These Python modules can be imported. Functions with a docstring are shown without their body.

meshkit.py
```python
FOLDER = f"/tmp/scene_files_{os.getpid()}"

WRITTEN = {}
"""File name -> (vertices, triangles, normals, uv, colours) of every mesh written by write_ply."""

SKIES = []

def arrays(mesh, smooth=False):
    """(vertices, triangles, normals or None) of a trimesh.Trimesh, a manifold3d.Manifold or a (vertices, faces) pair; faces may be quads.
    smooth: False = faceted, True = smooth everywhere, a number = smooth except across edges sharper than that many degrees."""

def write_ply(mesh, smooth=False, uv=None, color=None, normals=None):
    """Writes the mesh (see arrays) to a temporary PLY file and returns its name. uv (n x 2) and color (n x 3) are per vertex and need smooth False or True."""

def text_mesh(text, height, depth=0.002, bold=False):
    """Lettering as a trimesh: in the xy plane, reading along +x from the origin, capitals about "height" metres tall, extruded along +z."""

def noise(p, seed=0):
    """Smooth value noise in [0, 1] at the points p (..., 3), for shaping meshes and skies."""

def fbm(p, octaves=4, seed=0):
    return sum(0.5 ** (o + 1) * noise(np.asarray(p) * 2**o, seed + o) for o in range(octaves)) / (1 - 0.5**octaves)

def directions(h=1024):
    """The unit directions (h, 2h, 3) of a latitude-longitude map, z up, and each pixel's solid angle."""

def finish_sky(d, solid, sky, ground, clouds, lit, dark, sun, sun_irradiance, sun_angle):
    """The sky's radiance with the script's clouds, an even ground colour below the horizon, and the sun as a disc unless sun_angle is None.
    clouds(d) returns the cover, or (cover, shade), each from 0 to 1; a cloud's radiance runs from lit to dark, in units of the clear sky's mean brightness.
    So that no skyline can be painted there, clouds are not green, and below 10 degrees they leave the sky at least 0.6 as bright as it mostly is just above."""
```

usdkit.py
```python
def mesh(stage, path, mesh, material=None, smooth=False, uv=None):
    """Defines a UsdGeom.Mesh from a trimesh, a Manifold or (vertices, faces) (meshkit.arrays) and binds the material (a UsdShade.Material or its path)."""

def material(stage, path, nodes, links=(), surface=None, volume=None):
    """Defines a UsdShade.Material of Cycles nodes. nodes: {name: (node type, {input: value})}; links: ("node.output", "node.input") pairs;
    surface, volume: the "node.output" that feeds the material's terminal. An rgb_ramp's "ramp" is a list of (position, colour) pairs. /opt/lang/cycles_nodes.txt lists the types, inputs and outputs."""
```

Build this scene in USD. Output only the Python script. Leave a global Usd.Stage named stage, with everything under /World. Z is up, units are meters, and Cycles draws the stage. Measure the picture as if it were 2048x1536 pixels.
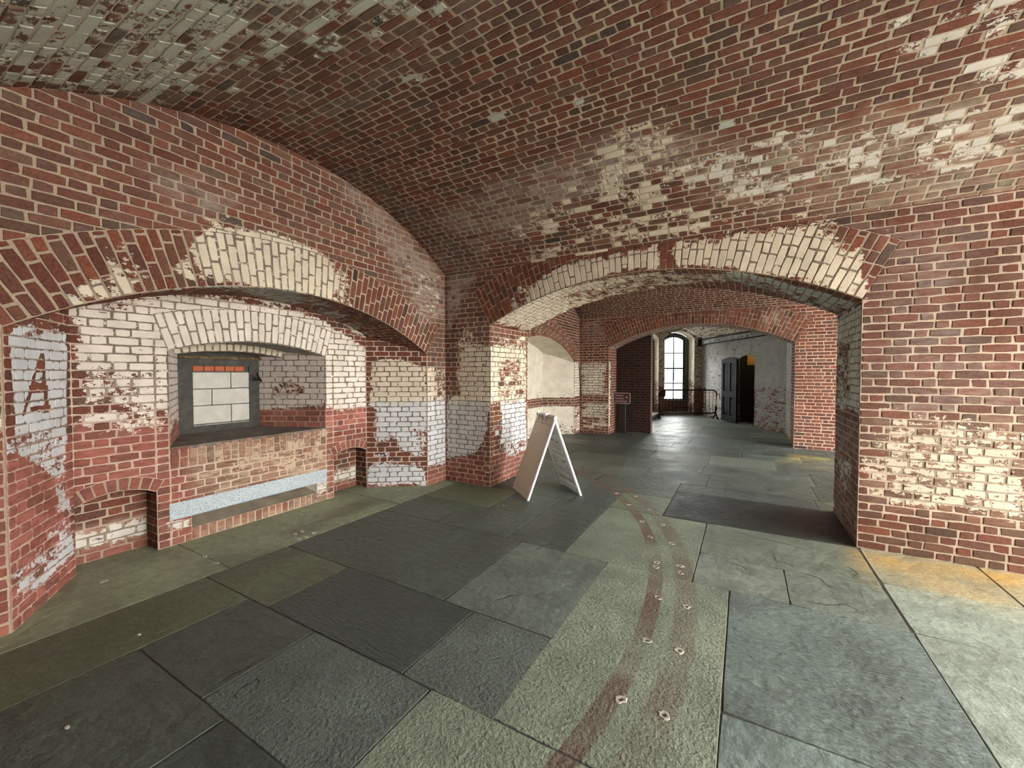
import math, random
import numpy as np, trimesh, shapely
from shapely.geometry import Polygon, box as sbox
from pxr import Usd, UsdGeom, UsdLux, UsdShade, Gf, Sdf, Vt
import usdkit, meshkit

stage = Usd.Stage.CreateInMemory()
UsdGeom.SetStageUpAxis(stage, 'Z')
UsdGeom.SetStageMetersPerUnit(stage, 1.0)
UsdGeom.Xform.Define(stage, '/World')
UsdGeom.Scope.Define(stage, '/World/Looks')

# ---------------------------------------------------------------- camera, sky, sun, exposure
EXPOSURE = 2.6
SKY = 1.0
SUN = 3.0
YAW, PITCH, FPX, EYE = math.radians(29.8), math.radians(1.5), 815.0, np.array([0, 0, 1.6])
cam = UsdGeom.Camera.Define(stage, '/World/camera')
cam.CreateHorizontalApertureAttr(36.0)
cam.CreateVerticalApertureAttr(27.0)
cam.CreateFocalLengthAttr(36.0 * FPX / 2048)
cam.CreateClippingRangeAttr(Gf.Vec2f(0.05, 500))
cam.CreateExposureAttr(EXPOSURE)
cam.AddTranslateOp().Set(Gf.Vec3d(*map(float, EYE)))
cam.AddRotateXYZOp().Set(Gf.Vec3f(90 - math.degrees(PITCH), 0, math.degrees(YAW)))

dome = UsdLux.DomeLight.Define(stage, '/World/sky')
dome.CreateIntensityAttr(SKY)
dome.CreateColorAttr(Gf.Vec3f(1.0, 0.985, 0.945))
sun = UsdLux.DistantLight.Define(stage, '/World/sun')
sun.CreateIntensityAttr(SUN)
sun.CreateAngleAttr(0.6)
sun.CreateColorAttr(Gf.Vec3f(1.0, 0.93, 0.82))
sun.AddRotateXYZOp().Set(Gf.Vec3f(22.0, -38.0, 0.0))

# ---------------------------------------------------------------- helpers
T = Sdf.ValueTypeNames
used = {}


def path_for(name, parent=None):
    base = (parent.GetPath().pathString if parent is not None else '/World') + '/' + name
    n = used.get(base, 0)
    used[base] = n + 1
    return base if n == 0 else f'{base}_{n:03d}'


def tag(p, label=None, cat=None, group=None, kind=None):
    p = p.GetPrim() if hasattr(p, 'GetPrim') else p
    for k, v in (('label', label), ('category', cat), ('group', group), ('kind', kind)):
        if v:
            p.SetCustomDataByKey(k, v)
    return p


def thing(name, label=None, cat=None, loc=(0, 0, 0), rz=0.0, group=None, kind=None):
    x = UsdGeom.Xform.Define(stage, path_for(name))
    if tuple(loc) != (0, 0, 0) or rz:
        x.AddTranslateOp().Set(Gf.Vec3d(*map(float, loc)))
        if rz:
            x.AddRotateZOp().Set(math.degrees(rz))
    return tag(x, label, cat, group, kind)


def raw(name, v, f, mat, parent=None, pv=None, normals=None):
    m = UsdGeom.Mesh.Define(stage, path_for(name, parent))
    m.CreatePointsAttr(Vt.Vec3fArray.FromNumpy(np.ascontiguousarray(v, np.float32)))
    m.CreateFaceVertexCountsAttr(Vt.IntArray.FromNumpy(np.full(len(f), f.shape[1], np.int32)))
    m.CreateFaceVertexIndicesAttr(Vt.IntArray.FromNumpy(np.ascontiguousarray(f, np.int32).ravel()))
    m.CreateSubdivisionSchemeAttr('none')
    if normals is not None:
        m.CreateNormalsAttr(Vt.Vec3fArray.FromNumpy(np.ascontiguousarray(normals, np.float32)))
        m.SetNormalsInterpolation('vertex')
    if pv:
        api = UsdGeom.PrimvarsAPI(m)
        for k, a in pv.items():
            if a.ndim == 2:
                api.CreatePrimvar(k, T.Color3fArray, 'vertex').Set(Vt.Vec3fArray.FromNumpy(np.ascontiguousarray(a, np.float32)))
            else:
                api.CreatePrimvar(k, T.FloatArray, 'vertex').Set(Vt.FloatArray.FromNumpy(np.ascontiguousarray(a, np.float32)))
    UsdShade.MaterialBindingAPI.Apply(m.GetPrim()).Bind(mat)
    return m.GetPrim()


def obj(name, mesh, mat, parent=None, smooth=30):
    if isinstance(mesh, trimesh.Trimesh) and mesh.volume < 0:
        mesh.invert()
    return usdkit.mesh(stage, path_for(name, parent), mesh, mat, smooth=smooth).GetPrim()


def bx(x0, x1, y0, y1, z0, z1, bev=0.0):
    if bev <= 0:
        m = trimesh.creation.box((x1 - x0, y1 - y0, z1 - z0))
    else:
        e = np.array([x1 - x0, y1 - y0, z1 - z0]) / 2
        pts = []
        for s in np.ndindex(2, 2, 2):
            s = np.array(s) * 2 - 1
            for k in range(3):
                q = s * (e - bev)
                q[k] = s[k] * e[k]
                pts.append(q)
        m = trimesh.convex.convex_hull(np.array(pts))
    m.apply_translation(((x0 + x1) / 2, (y0 + y1) / 2, (z0 + z1) / 2))
    return m


def tube(points, r, sides=10, closed=False):
    p = np.asarray(points, float)
    n = len(p)
    t = np.gradient(p, axis=0)
    t /= np.linalg.norm(t, axis=1)[:, None]
    ref = np.array([0, 0, 1.0]) if abs(t[:, 2]).mean() < 0.8 else np.array([1.0, 0, 0])
    vs = []
    for i in range(n):
        a = np.cross(t[i], ref)
        if np.linalg.norm(a) < 1e-3:
            a = np.cross(t[i], [0.3, 1, 0.1])
        a /= np.linalg.norm(a)
        b = np.cross(t[i], a)
        th = np.arange(sides) / sides * 2 * math.pi
        vs.append(p[i] + r * (np.cos(th)[:, None] * a + np.sin(th)[:, None] * b))
    v = np.vstack(vs)
    f = []
    for i in range(n - 1):
        for k in range(sides):
            a, b = i * sides + k, i * sides + (k + 1) % sides
            f += [(a, b, b + sides), (a, b + sides, a + sides)]
    for e, off in ((0, 0), (1, (n - 1) * sides)):
        c = len(v)
        v = np.vstack([v, p[0 if e == 0 else -1]])
        for k in range(sides):
            f.append((off + (k + 1) % sides, off + k, c) if e == 0 else (off + k, off + (k + 1) % sides, c))
    return trimesh.Trimesh(v, f, process=False)


def place(m, R3, o):
    M = np.eye(4)
    M[:3, :3] = R3
    M[:3, 3] = o
    m = m.copy()
    m.apply_transform(M)
    return m


def cat(*ms):
    return trimesh.util.concatenate(list(ms))


# projected size in the frame (only decides which alike pieces are kept as single parts)
_d = np.array([-math.sin(YAW) * math.cos(PITCH), math.cos(YAW) * math.cos(PITCH), -math.sin(PITCH)])
_r = np.array([math.cos(YAW), math.sin(YAW), 0])
_u = np.cross(_r, _d)


def pix(p):
    q = p - EYE
    z = np.maximum(q @ _d, 1e-3)
    ok = (q @ _d) > 0.1
    return np.stack([1024 + FPX * (q @ _r) / z, 768 - FPX * (q @ _u) / z], -1), ok


# ---------------------------------------------------------------- materials
L = '/World/Looks/'


def mat(name, nodes, links, surface='p.BSDF'):
    return usdkit.material(stage, L + name, nodes, links, surface=surface)


def plain(name, col, rough=0.6, metal=0.0, spec=0.5, var=0.15, scale=30, bump=0.0, bscale=120):
    c2 = tuple(x * (1 - var) for x in col)
    n = {'g': ('geometry', {}), 'n': ('noise_texture', {'scale': float(scale), 'detail': 4.0}),
         'r': ('rgb_ramp', {'ramp': [(0.3, c2), (0.7, col)]}),
         'p': ('principled_bsdf', {'roughness': rough, 'metallic': metal, 'specular_ior_level': spec})}
    l = [('g.position', 'n.vector'), ('n.fac', 'r.fac'), ('r.color', 'p.base_color')]
    if bump:
        n['n2'] = ('noise_texture', {'scale': float(bscale), 'detail': 3.0})
        n['b'] = ('bump', {'strength': bump, 'distance': 0.004})
        l += [('g.position', 'n2.vector'), ('n2.fac', 'b.height'), ('b.normal', 'p.normal')]
    return mat(name, n, l)


def masonry(name, bump=0.35, rough=0.85, chip=1.15, bs=55.0, tv=0.35):
    n = {'g': ('geometry', {}),
         't': ('attribute', {'attribute': 'tint'}), 'pa': ('attribute', {'attribute': 'paint'}), 'pc': ('attribute', {'attribute': 'paintcol'}),
         'wa': ('attribute', {'attribute': 'wash'}), 'wc': ('attribute', {'attribute': 'washcol'}),
         'n1': ('noise_texture', {'scale': 26.0, 'detail': 6.0, 'roughness': 0.62}),
         'mp': ('mapping', {'scale': (1.0, 1.0, 3.2)}),
         'n2': ('noise_texture', {'scale': 9.0, 'detail': 5.0, 'roughness': 0.6}),
         'n3': ('noise_texture', {'scale': bs, 'detail': 5.0, 'roughness': 0.65}),
         'n4': ('noise_texture', {'scale': 5.0, 'detail': 4.0}), 'n6': ('noise_texture', {'scale': 85.0, 'detail': 4.0, 'roughness': 0.6}), 'ad6': ('math', {'math_type': 'multiply_add', 'value2': 0.55}),
         # chipped paint: amount + noise against a threshold
         'avg': ('math', {'math_type': 'add'}), 'c1': ('math', {'math_type': 'subtract', 'value2': 1.275}), 'c2': ('math', {'math_type': 'multiply', 'value2': chip}),
         'c3': ('math', {'math_type': 'add'}), 'ms': ('map_range', {'range_type': 'smoothstep', 'from_min': 0.44, 'from_max': 0.58, 'clamp': True}),
         # surface tone
         'tv': ('map_range', {'from_min': 0.3, 'from_max': 0.7, 'to_min': 1.0 - tv, 'to_max': 1.0 + tv, 'clamp': True}),
         'tm': ('mix', {'mix_type': 'multiply', 'fac': 1.0}),
         'pv': ('map_range', {'from_min': 0.3, 'from_max': 0.75, 'to_min': 0.80, 'to_max': 1.04, 'clamp': True}),
         'pm': ('mix', {'mix_type': 'multiply', 'fac': 1.0}),
         'wn': ('map_range', {'from_min': 0.28, 'from_max': 0.68, 'to_min': 0.25, 'to_max': 1.55, 'clamp': True}),
         'wf': ('math', {'math_type': 'multiply', 'use_clamp': True}),
         'm1': ('mix', {}), 'm2': ('mix', {}),
         'hb': ('math', {'math_type': 'multiply_add', 'value2': 0.35}),
         'b': ('bump', {'strength': bump, 'distance': 0.006}),
         'p': ('principled_bsdf', {'roughness': rough, 'specular_ior_level': 0.25})}
    l = [('g.position', 'n1.vector'), ('g.position', 'mp.vector'), ('mp.vector', 'n2.vector'), ('g.position', 'n3.vector'), ('g.position', 'n4.vector'),
         ('n1.fac', 'avg.value1'), ('n2.fac', 'avg.value2'), ('g.position', 'n6.vector'), ('n6.fac', 'ad6.value1'), ('avg.value', 'ad6.value3'), ('ad6.value', 'c1.value1'), ('c1.value', 'c2.value1'), ('c2.value', 'c3.value1'), ('pa.fac', 'c3.value2'), ('c3.value', 'ms.value'),
         ('n3.fac', 'tv.value'), ('t.color', 'tm.color1'), ('tv.result', 'tm.color2'),
         ('n4.fac', 'pv.value'), ('pc.color', 'pm.color1'), ('pv.result', 'pm.color2'),
         ('n2.fac', 'wn.value'), ('wn.result', 'wf.value1'), ('wa.fac', 'wf.value2'),
         ('tm.color', 'm2.color1'), ('wc.color', 'm2.color2'), ('wf.value', 'm2.fac'),
         ('m2.color', 'm1.color1'), ('pm.color', 'm1.color2'), ('ms.result', 'm1.fac'),
         ('m1.color', 'p.base_color'),
         ('ms.result', 'hb.value1'), ('n3.fac', 'hb.value3'), ('hb.value', 'b.height'), ('b.normal', 'p.normal')]
    return mat(name, n, l)


M_BRICK = masonry('brickwork')
M_MORTAR = masonry('lime_mortar', bump=0.5, chip=0.9, bs=90.0, tv=0.25)


def slab_mat(name, bscale, bstrength, rough, groove=0.0, dist=0.004):
    n = {'g': ('geometry', {}), 't': ('attribute', {'attribute': 'tint'}), 'wa': ('attribute', {'attribute': 'wash'}), 'wc': ('attribute', {'attribute': 'washcol'}),
         'n1': ('noise_texture', {'scale': 2.6, 'detail': 6.0, 'roughness': 0.6}),
         'n3': ('noise_texture', {'scale': bscale, 'detail': 5.0, 'roughness': 0.6}),
         'tv': ('map_range', {'from_min': 0.3, 'from_max': 0.7, 'to_min': 0.72, 'to_max': 1.28, 'clamp': True}),
         'tw': ('map_range', {'from_min': 0.3, 'from_max': 0.7, 'to_min': 0.8, 'to_max': 1.2, 'clamp': True}),
         'tm': ('mix', {'mix_type': 'multiply', 'fac': 1.0}), 'tm2': ('mix', {'mix_type': 'multiply', 'fac': 1.0}),
         # rust bands left by the two iron traverse rails: distance from the pintle of the embrasure
         'sp': ('separate_xyz', {}), 'dx': ('math', {'math_type': 'add', 'value2': 5.3}), 'dy': ('math', {'math_type': 'subtract', 'value2': 2.5}),
         'x2': ('math', {'math_type': 'multiply'}), 'y2': ('math', {'math_type': 'multiply'}), 'rr': ('math', {'math_type': 'add'}), 'r': ('math', {'math_type': 'sqrt'}),
         'a1': ('math', {'math_type': 'subtract', 'value2': 4.775}), 'a2': ('math', {'math_type': 'absolute'}), 'a3': ('map_range', {'range_type': 'smoothstep', 'from_min': 0.046, 'from_max': 0.06, 'to_min': 0.8, 'to_max': 0.0, 'clamp': True}),
         'b1': ('math', {'math_type': 'subtract', 'value2': 4.995}), 'b2': ('math', {'math_type': 'absolute'}), 'b3': ('map_range', {'range_type': 'smoothstep', 'from_min': 0.05, 'from_max': 0.09, 'to_min': 0.5, 'to_max': 0.0, 'clamp': True}),
         'mx': ('math', {'math_type': 'maximum'}), 'n5': ('noise_texture', {'scale': 1.9, 'detail': 4.0}), 'n6': ('map_range', {'from_min': 0.36, 'from_max': 0.56, 'to_min': 0.15, 'to_max': 1.0, 'clamp': True}),
         'rf': ('math', {'math_type': 'multiply', 'use_clamp': True}),
         'rust': ('mix', {'color2': (0.135, 0.075, 0.055)}),
         'wn': ('map_range', {'from_min': 0.3, 'from_max': 0.65, 'to_min': 0.45, 'to_max': 1.3, 'clamp': True}), 'wf': ('math', {'math_type': 'multiply', 'use_clamp': True}), 'm2': ('mix', {}),
         'rv': ('map_range', {'from_min': 0.3, 'from_max': 0.7, 'to_min': rough - 0.12, 'to_max': rough + 0.12, 'clamp': True}),
         'b': ('bump', {'strength': bstrength, 'distance': dist}),
         'p': ('principled_bsdf', {'specular_ior_level': 0.45})}
    l = [('g.position', 'n1.vector'), ('g.position', 'n3.vector'), ('g.position', 'n5.vector'), ('n1.fac', 'tv.value'), ('n3.fac', 'tw.value'), ('t.color', 'tm.color1'), ('tv.result', 'tm.color2'),
         ('tm.color', 'tm2.color1'), ('tw.result', 'tm2.color2'),
         ('g.position', 'sp.vector'), ('sp.x', 'dx.value1'), ('sp.y', 'dy.value1'), ('dx.value', 'x2.value1'), ('dx.value', 'x2.value2'), ('dy.value', 'y2.value1'), ('dy.value', 'y2.value2'),
         ('x2.value', 'rr.value1'), ('y2.value', 'rr.value2'), ('rr.value', 'r.value1'), ('r.value', 'a1.value1'), ('a1.value', 'a2.value1'), ('a2.value', 'a3.value'),
         ('r.value', 'b1.value1'), ('b1.value', 'b2.value1'), ('b2.value', 'b3.value'), ('a3.result', 'mx.value1'), ('b3.result', 'mx.value2'), ('n5.fac', 'n6.value'),
         ('mx.value', 'rf.value1'), ('n6.result', 'rf.value2'), ('rf.value', 'rust.fac'), ('tm2.color', 'rust.color1'),
         ('n1.fac', 'wn.value'), ('wn.result', 'wf.value1'), ('wa.fac', 'wf.value2'), ('rust.color', 'm2.color1'), ('wc.color', 'm2.color2'), ('wf.value', 'm2.fac'), ('m2.color', 'p.base_color'),
         ('n1.fac', 'rv.value'), ('rv.result', 'p.roughness'), ('b.normal', 'p.normal')]
    if groove:
        n['mg'] = ('mapping', {'scale': (14.0, 85.0, 10.0)})
        n['ng'] = ('noise_texture', {'scale': 1.0, 'detail': 3.0})
        n['ha'] = ('math', {'math_type': 'multiply_add', 'value2': groove})
        l += [('g.position', 'mg.vector'), ('mg.vector', 'ng.vector'), ('ng.fac', 'ha.value1'), ('n3.fac', 'ha.value3'), ('ha.value', 'b.height')]
    else:
        l += [('n3.fac', 'b.height')]
    return mat(name, n, l)


M_SLAB = {'s': slab_mat('slate_smooth', 13.0, 0.9, 0.52, dist=0.016), 'r': slab_mat('stone_bush_hammered', 44.0, 1.0, 0.66, dist=0.020), 'g': slab_mat('slate_grooved', 26.0, 1.0, 0.5, groove=1.6, dist=0.010)}
M_SLAB['w'] = slab_mat('slate_worn', 9.0, 1.0, 0.47, dist=0.022)
M_SLAB['x'] = slab_mat('slate_polished', 9.0, 0.9, 0.46, dist=0.014)
M_JOINT = plain('floor_joint', (0.10, 0.095, 0.075), 0.9, var=0.5, scale=12)
M_PLASTER = plain('smooth_limewash', (0.66, 0.60, 0.49), 0.85, var=0.1, scale=9, bump=0.3, bscale=25)
M_CEMENT = plain('grey_cement', (0.085, 0.081, 0.07), 0.9, var=0.45, scale=14, bump=0.6, bscale=45)
M_SILL = plain('sill_cement', (0.20, 0.17, 0.14), 0.9, var=0.5, scale=7, bump=0.5, bscale=40)
M_RAMP = plain('ramp_cement', (0.32, 0.26, 0.19), 0.9, var=0.4, scale=6, bump=0.4, bscale=40)
M_GRANITE = mat('speckled_granite', {'g': ('geometry', {}), 'n': ('noise_texture', {'scale': 190.0, 'detail': 2.0}), 'r': ('rgb_ramp', {'ramp': [(0.34, (0.12, 0.14, 0.16)), (0.46, (0.42, 0.48, 0.51)), (0.7, (0.60, 0.66, 0.69))]}), 'p': ('principled_bsdf', {'roughness': 0.7})},
                [('g.position', 'n.vector'), ('n.fac', 'r.fac'), ('r.color', 'p.base_color')])
M_CONC = plain('outside_concrete', (0.5, 0.48, 0.44), 0.95)
M_PLAINBRICK = mat('plain_brick', {'g': ('geometry', {}), 'k': ('brick_texture', {'color1': (0.17, 0.06, 0.045), 'color2': (0.11, 0.05, 0.04), 'mortar': (0.45, 0.38, 0.3), 'scale': 1.0, 'mortar_size': 0.006, 'brick_width': 0.21, 'row_height': 0.0706}),
                                   'm': ('mapping', {'rotation': (1.5708, 0, 0)}), 'p': ('principled_bsdf', {'roughness': 0.9})}, [('g.position', 'm.vector'), ('m.vector', 'k.vector'), ('k.color', 'p.base_color')])

# linear albedos; C5 raised for the stronger light on the recess
COL = {'C': (0.74, 0.645, 0.50), 'C5': (0.80, 0.715, 0.625), 'C2': (0.80, 0.735, 0.61), 'P2': (0.42, 0.150, 0.115), 'C3': (0.66, 0.58, 0.52), 'W': (0.72, 0.67, 0.60), 'B': (0.68, 0.69, 0.70), 'B3': (0.40, 0.42, 0.39), 'B2': (0.58, 0.56, 0.55), 'G': (0.34, 0.32, 0.28), 'G2': (0.54, 0.56, 0.52), 'G3': (0.58, 0.60, 0.52),
       'P': (0.30, 0.112, 0.085), 'T': (0.56, 0.42, 0.29), 'T2': (0.66, 0.56, 0.43), 'E': (0.44, 0.36, 0.31), 'E3': (0.30, 0.26, 0.215), 'K2': (0.10, 0.06, 0.035), 'K3': (0.13, 0.115, 0.095), 'D': (0.045, 0.028, 0.022),
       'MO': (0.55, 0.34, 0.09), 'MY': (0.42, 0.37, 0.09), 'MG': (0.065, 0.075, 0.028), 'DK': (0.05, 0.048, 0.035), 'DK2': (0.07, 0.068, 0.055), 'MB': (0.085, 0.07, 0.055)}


# ---------------------------------------------------------------- masonry: surfaces, bonds, paint, bricks
class Plane:
    def __init__(s, O, U, V, N):
        s.O, s.U, s.V, s.N = (np.array(x, float) for x in (O, U, V, N))

    def __call__(s, u, v, h):
        return s.O + u[..., None] * s.U + v[..., None] * s.V + h[..., None] * s.N


class Barrel:                                   # inside of a barrel: u along the axis A, v arc length from the crown
    def __init__(s, O, A, S, R):
        s.O, s.A, s.S, s.R = np.array(O, float), np.array(A, float), np.array(S, float), R

    def __call__(s, u, v, h):
        a, r = v / s.R, s.R - h
        return s.O + u[..., None] * s.A + (r * np.sin(a))[..., None] * s.S + (r * np.cos(a))[..., None] * np.array([0, 0, 1.0])


class Ring:                                     # face of an arch: u arc length at radius Rm, v radius
    def __init__(s, O, S, N, Rm):
        s.O, s.S, s.N, s.Rm = np.array(O, float), np.array(S, float), np.array(N, float), Rm

    def __call__(s, u, v, h):
        a = u / s.Rm
        return s.O + (v * np.sin(a))[..., None] * s.S + (v * np.cos(a))[..., None] * np.array([0, 0, 1.0]) + h[..., None] * s.N


CH, ST, HD = 0.0706, 0.2045, 0.1025


def flemish(u0, u1, v0, v1, rng, ch=CH, breaks=None, vb=9.0):
    """Flemish bond; breaks: true ends where no joint may come close and a joint must fall (below the height vb)."""
    out, k, v = [], 0, v0
    breaks = [u0, u1] if breaks is None else breaks
    while v < v1:
        u = u0 - 0.4 + (k % 2) * 0.1535 + rng.uniform(-0.012, 0.012)
        w, js = 0, [u]
        while u < u1 + 0.25:
            u += (ST if w % 2 == 0 else HD) + rng.uniform(-0.006, 0.006)
            js.append(u)
            w += 1
        js = np.array(js)
        if v < vb:
            for b in breaks:
                js = js[np.abs(js - b) > 0.055]
            js = np.sort(np.concatenate([js, breaks]))
        out += [(a, b, v, v + ch) for a, b in zip(js[:-1], js[1:]) if b > u0 - 1e-6 and a < u1 + 1e-6]
        k, v = k + 1, v + ch
    return np.array(out)


def english(u0, u1, v0, v1, rng, ch=CH):
    out, k, v = [], 0, v0
    while v < v1:
        mode = (0 if k % 2 else 1) if rng.random() > 0.14 else 2
        u, w = u0 - rng.uniform(0, 0.3), 0
        while u < u1:
            d = {0: ST, 1: HD, 2: ST if w % 2 else HD}[mode] + rng.uniform(-0.008, 0.008)
            if mode == 1 and rng.random() < 0.07:
                d = ST
            out.append((u, u + d, v, v + ch))
            u, w = u + d, w + 1
        k, v = k + 1, v + ch
    return np.array(out)


def soldiers(u0, u1, levels, rng, w=0.0725):    # bricks standing upright; levels: the joint heights of odd and even ones
    out, u, k = [], u0, 0
    n = max(1, round((u1 - u0) / w))
    w = (u1 - u0) / n
    for k in range(n):
        lv = levels[k % len(levels)]
        for a, b in zip(lv[:-1], lv[1:]):
            out.append((u0 + k * w, u0 + (k + 1) * w, a, b))
    return np.array(out)


def sstep(x):
    x = np.clip(x, 0, 1)
    return x * x * (3 - 2 * x)


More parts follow.
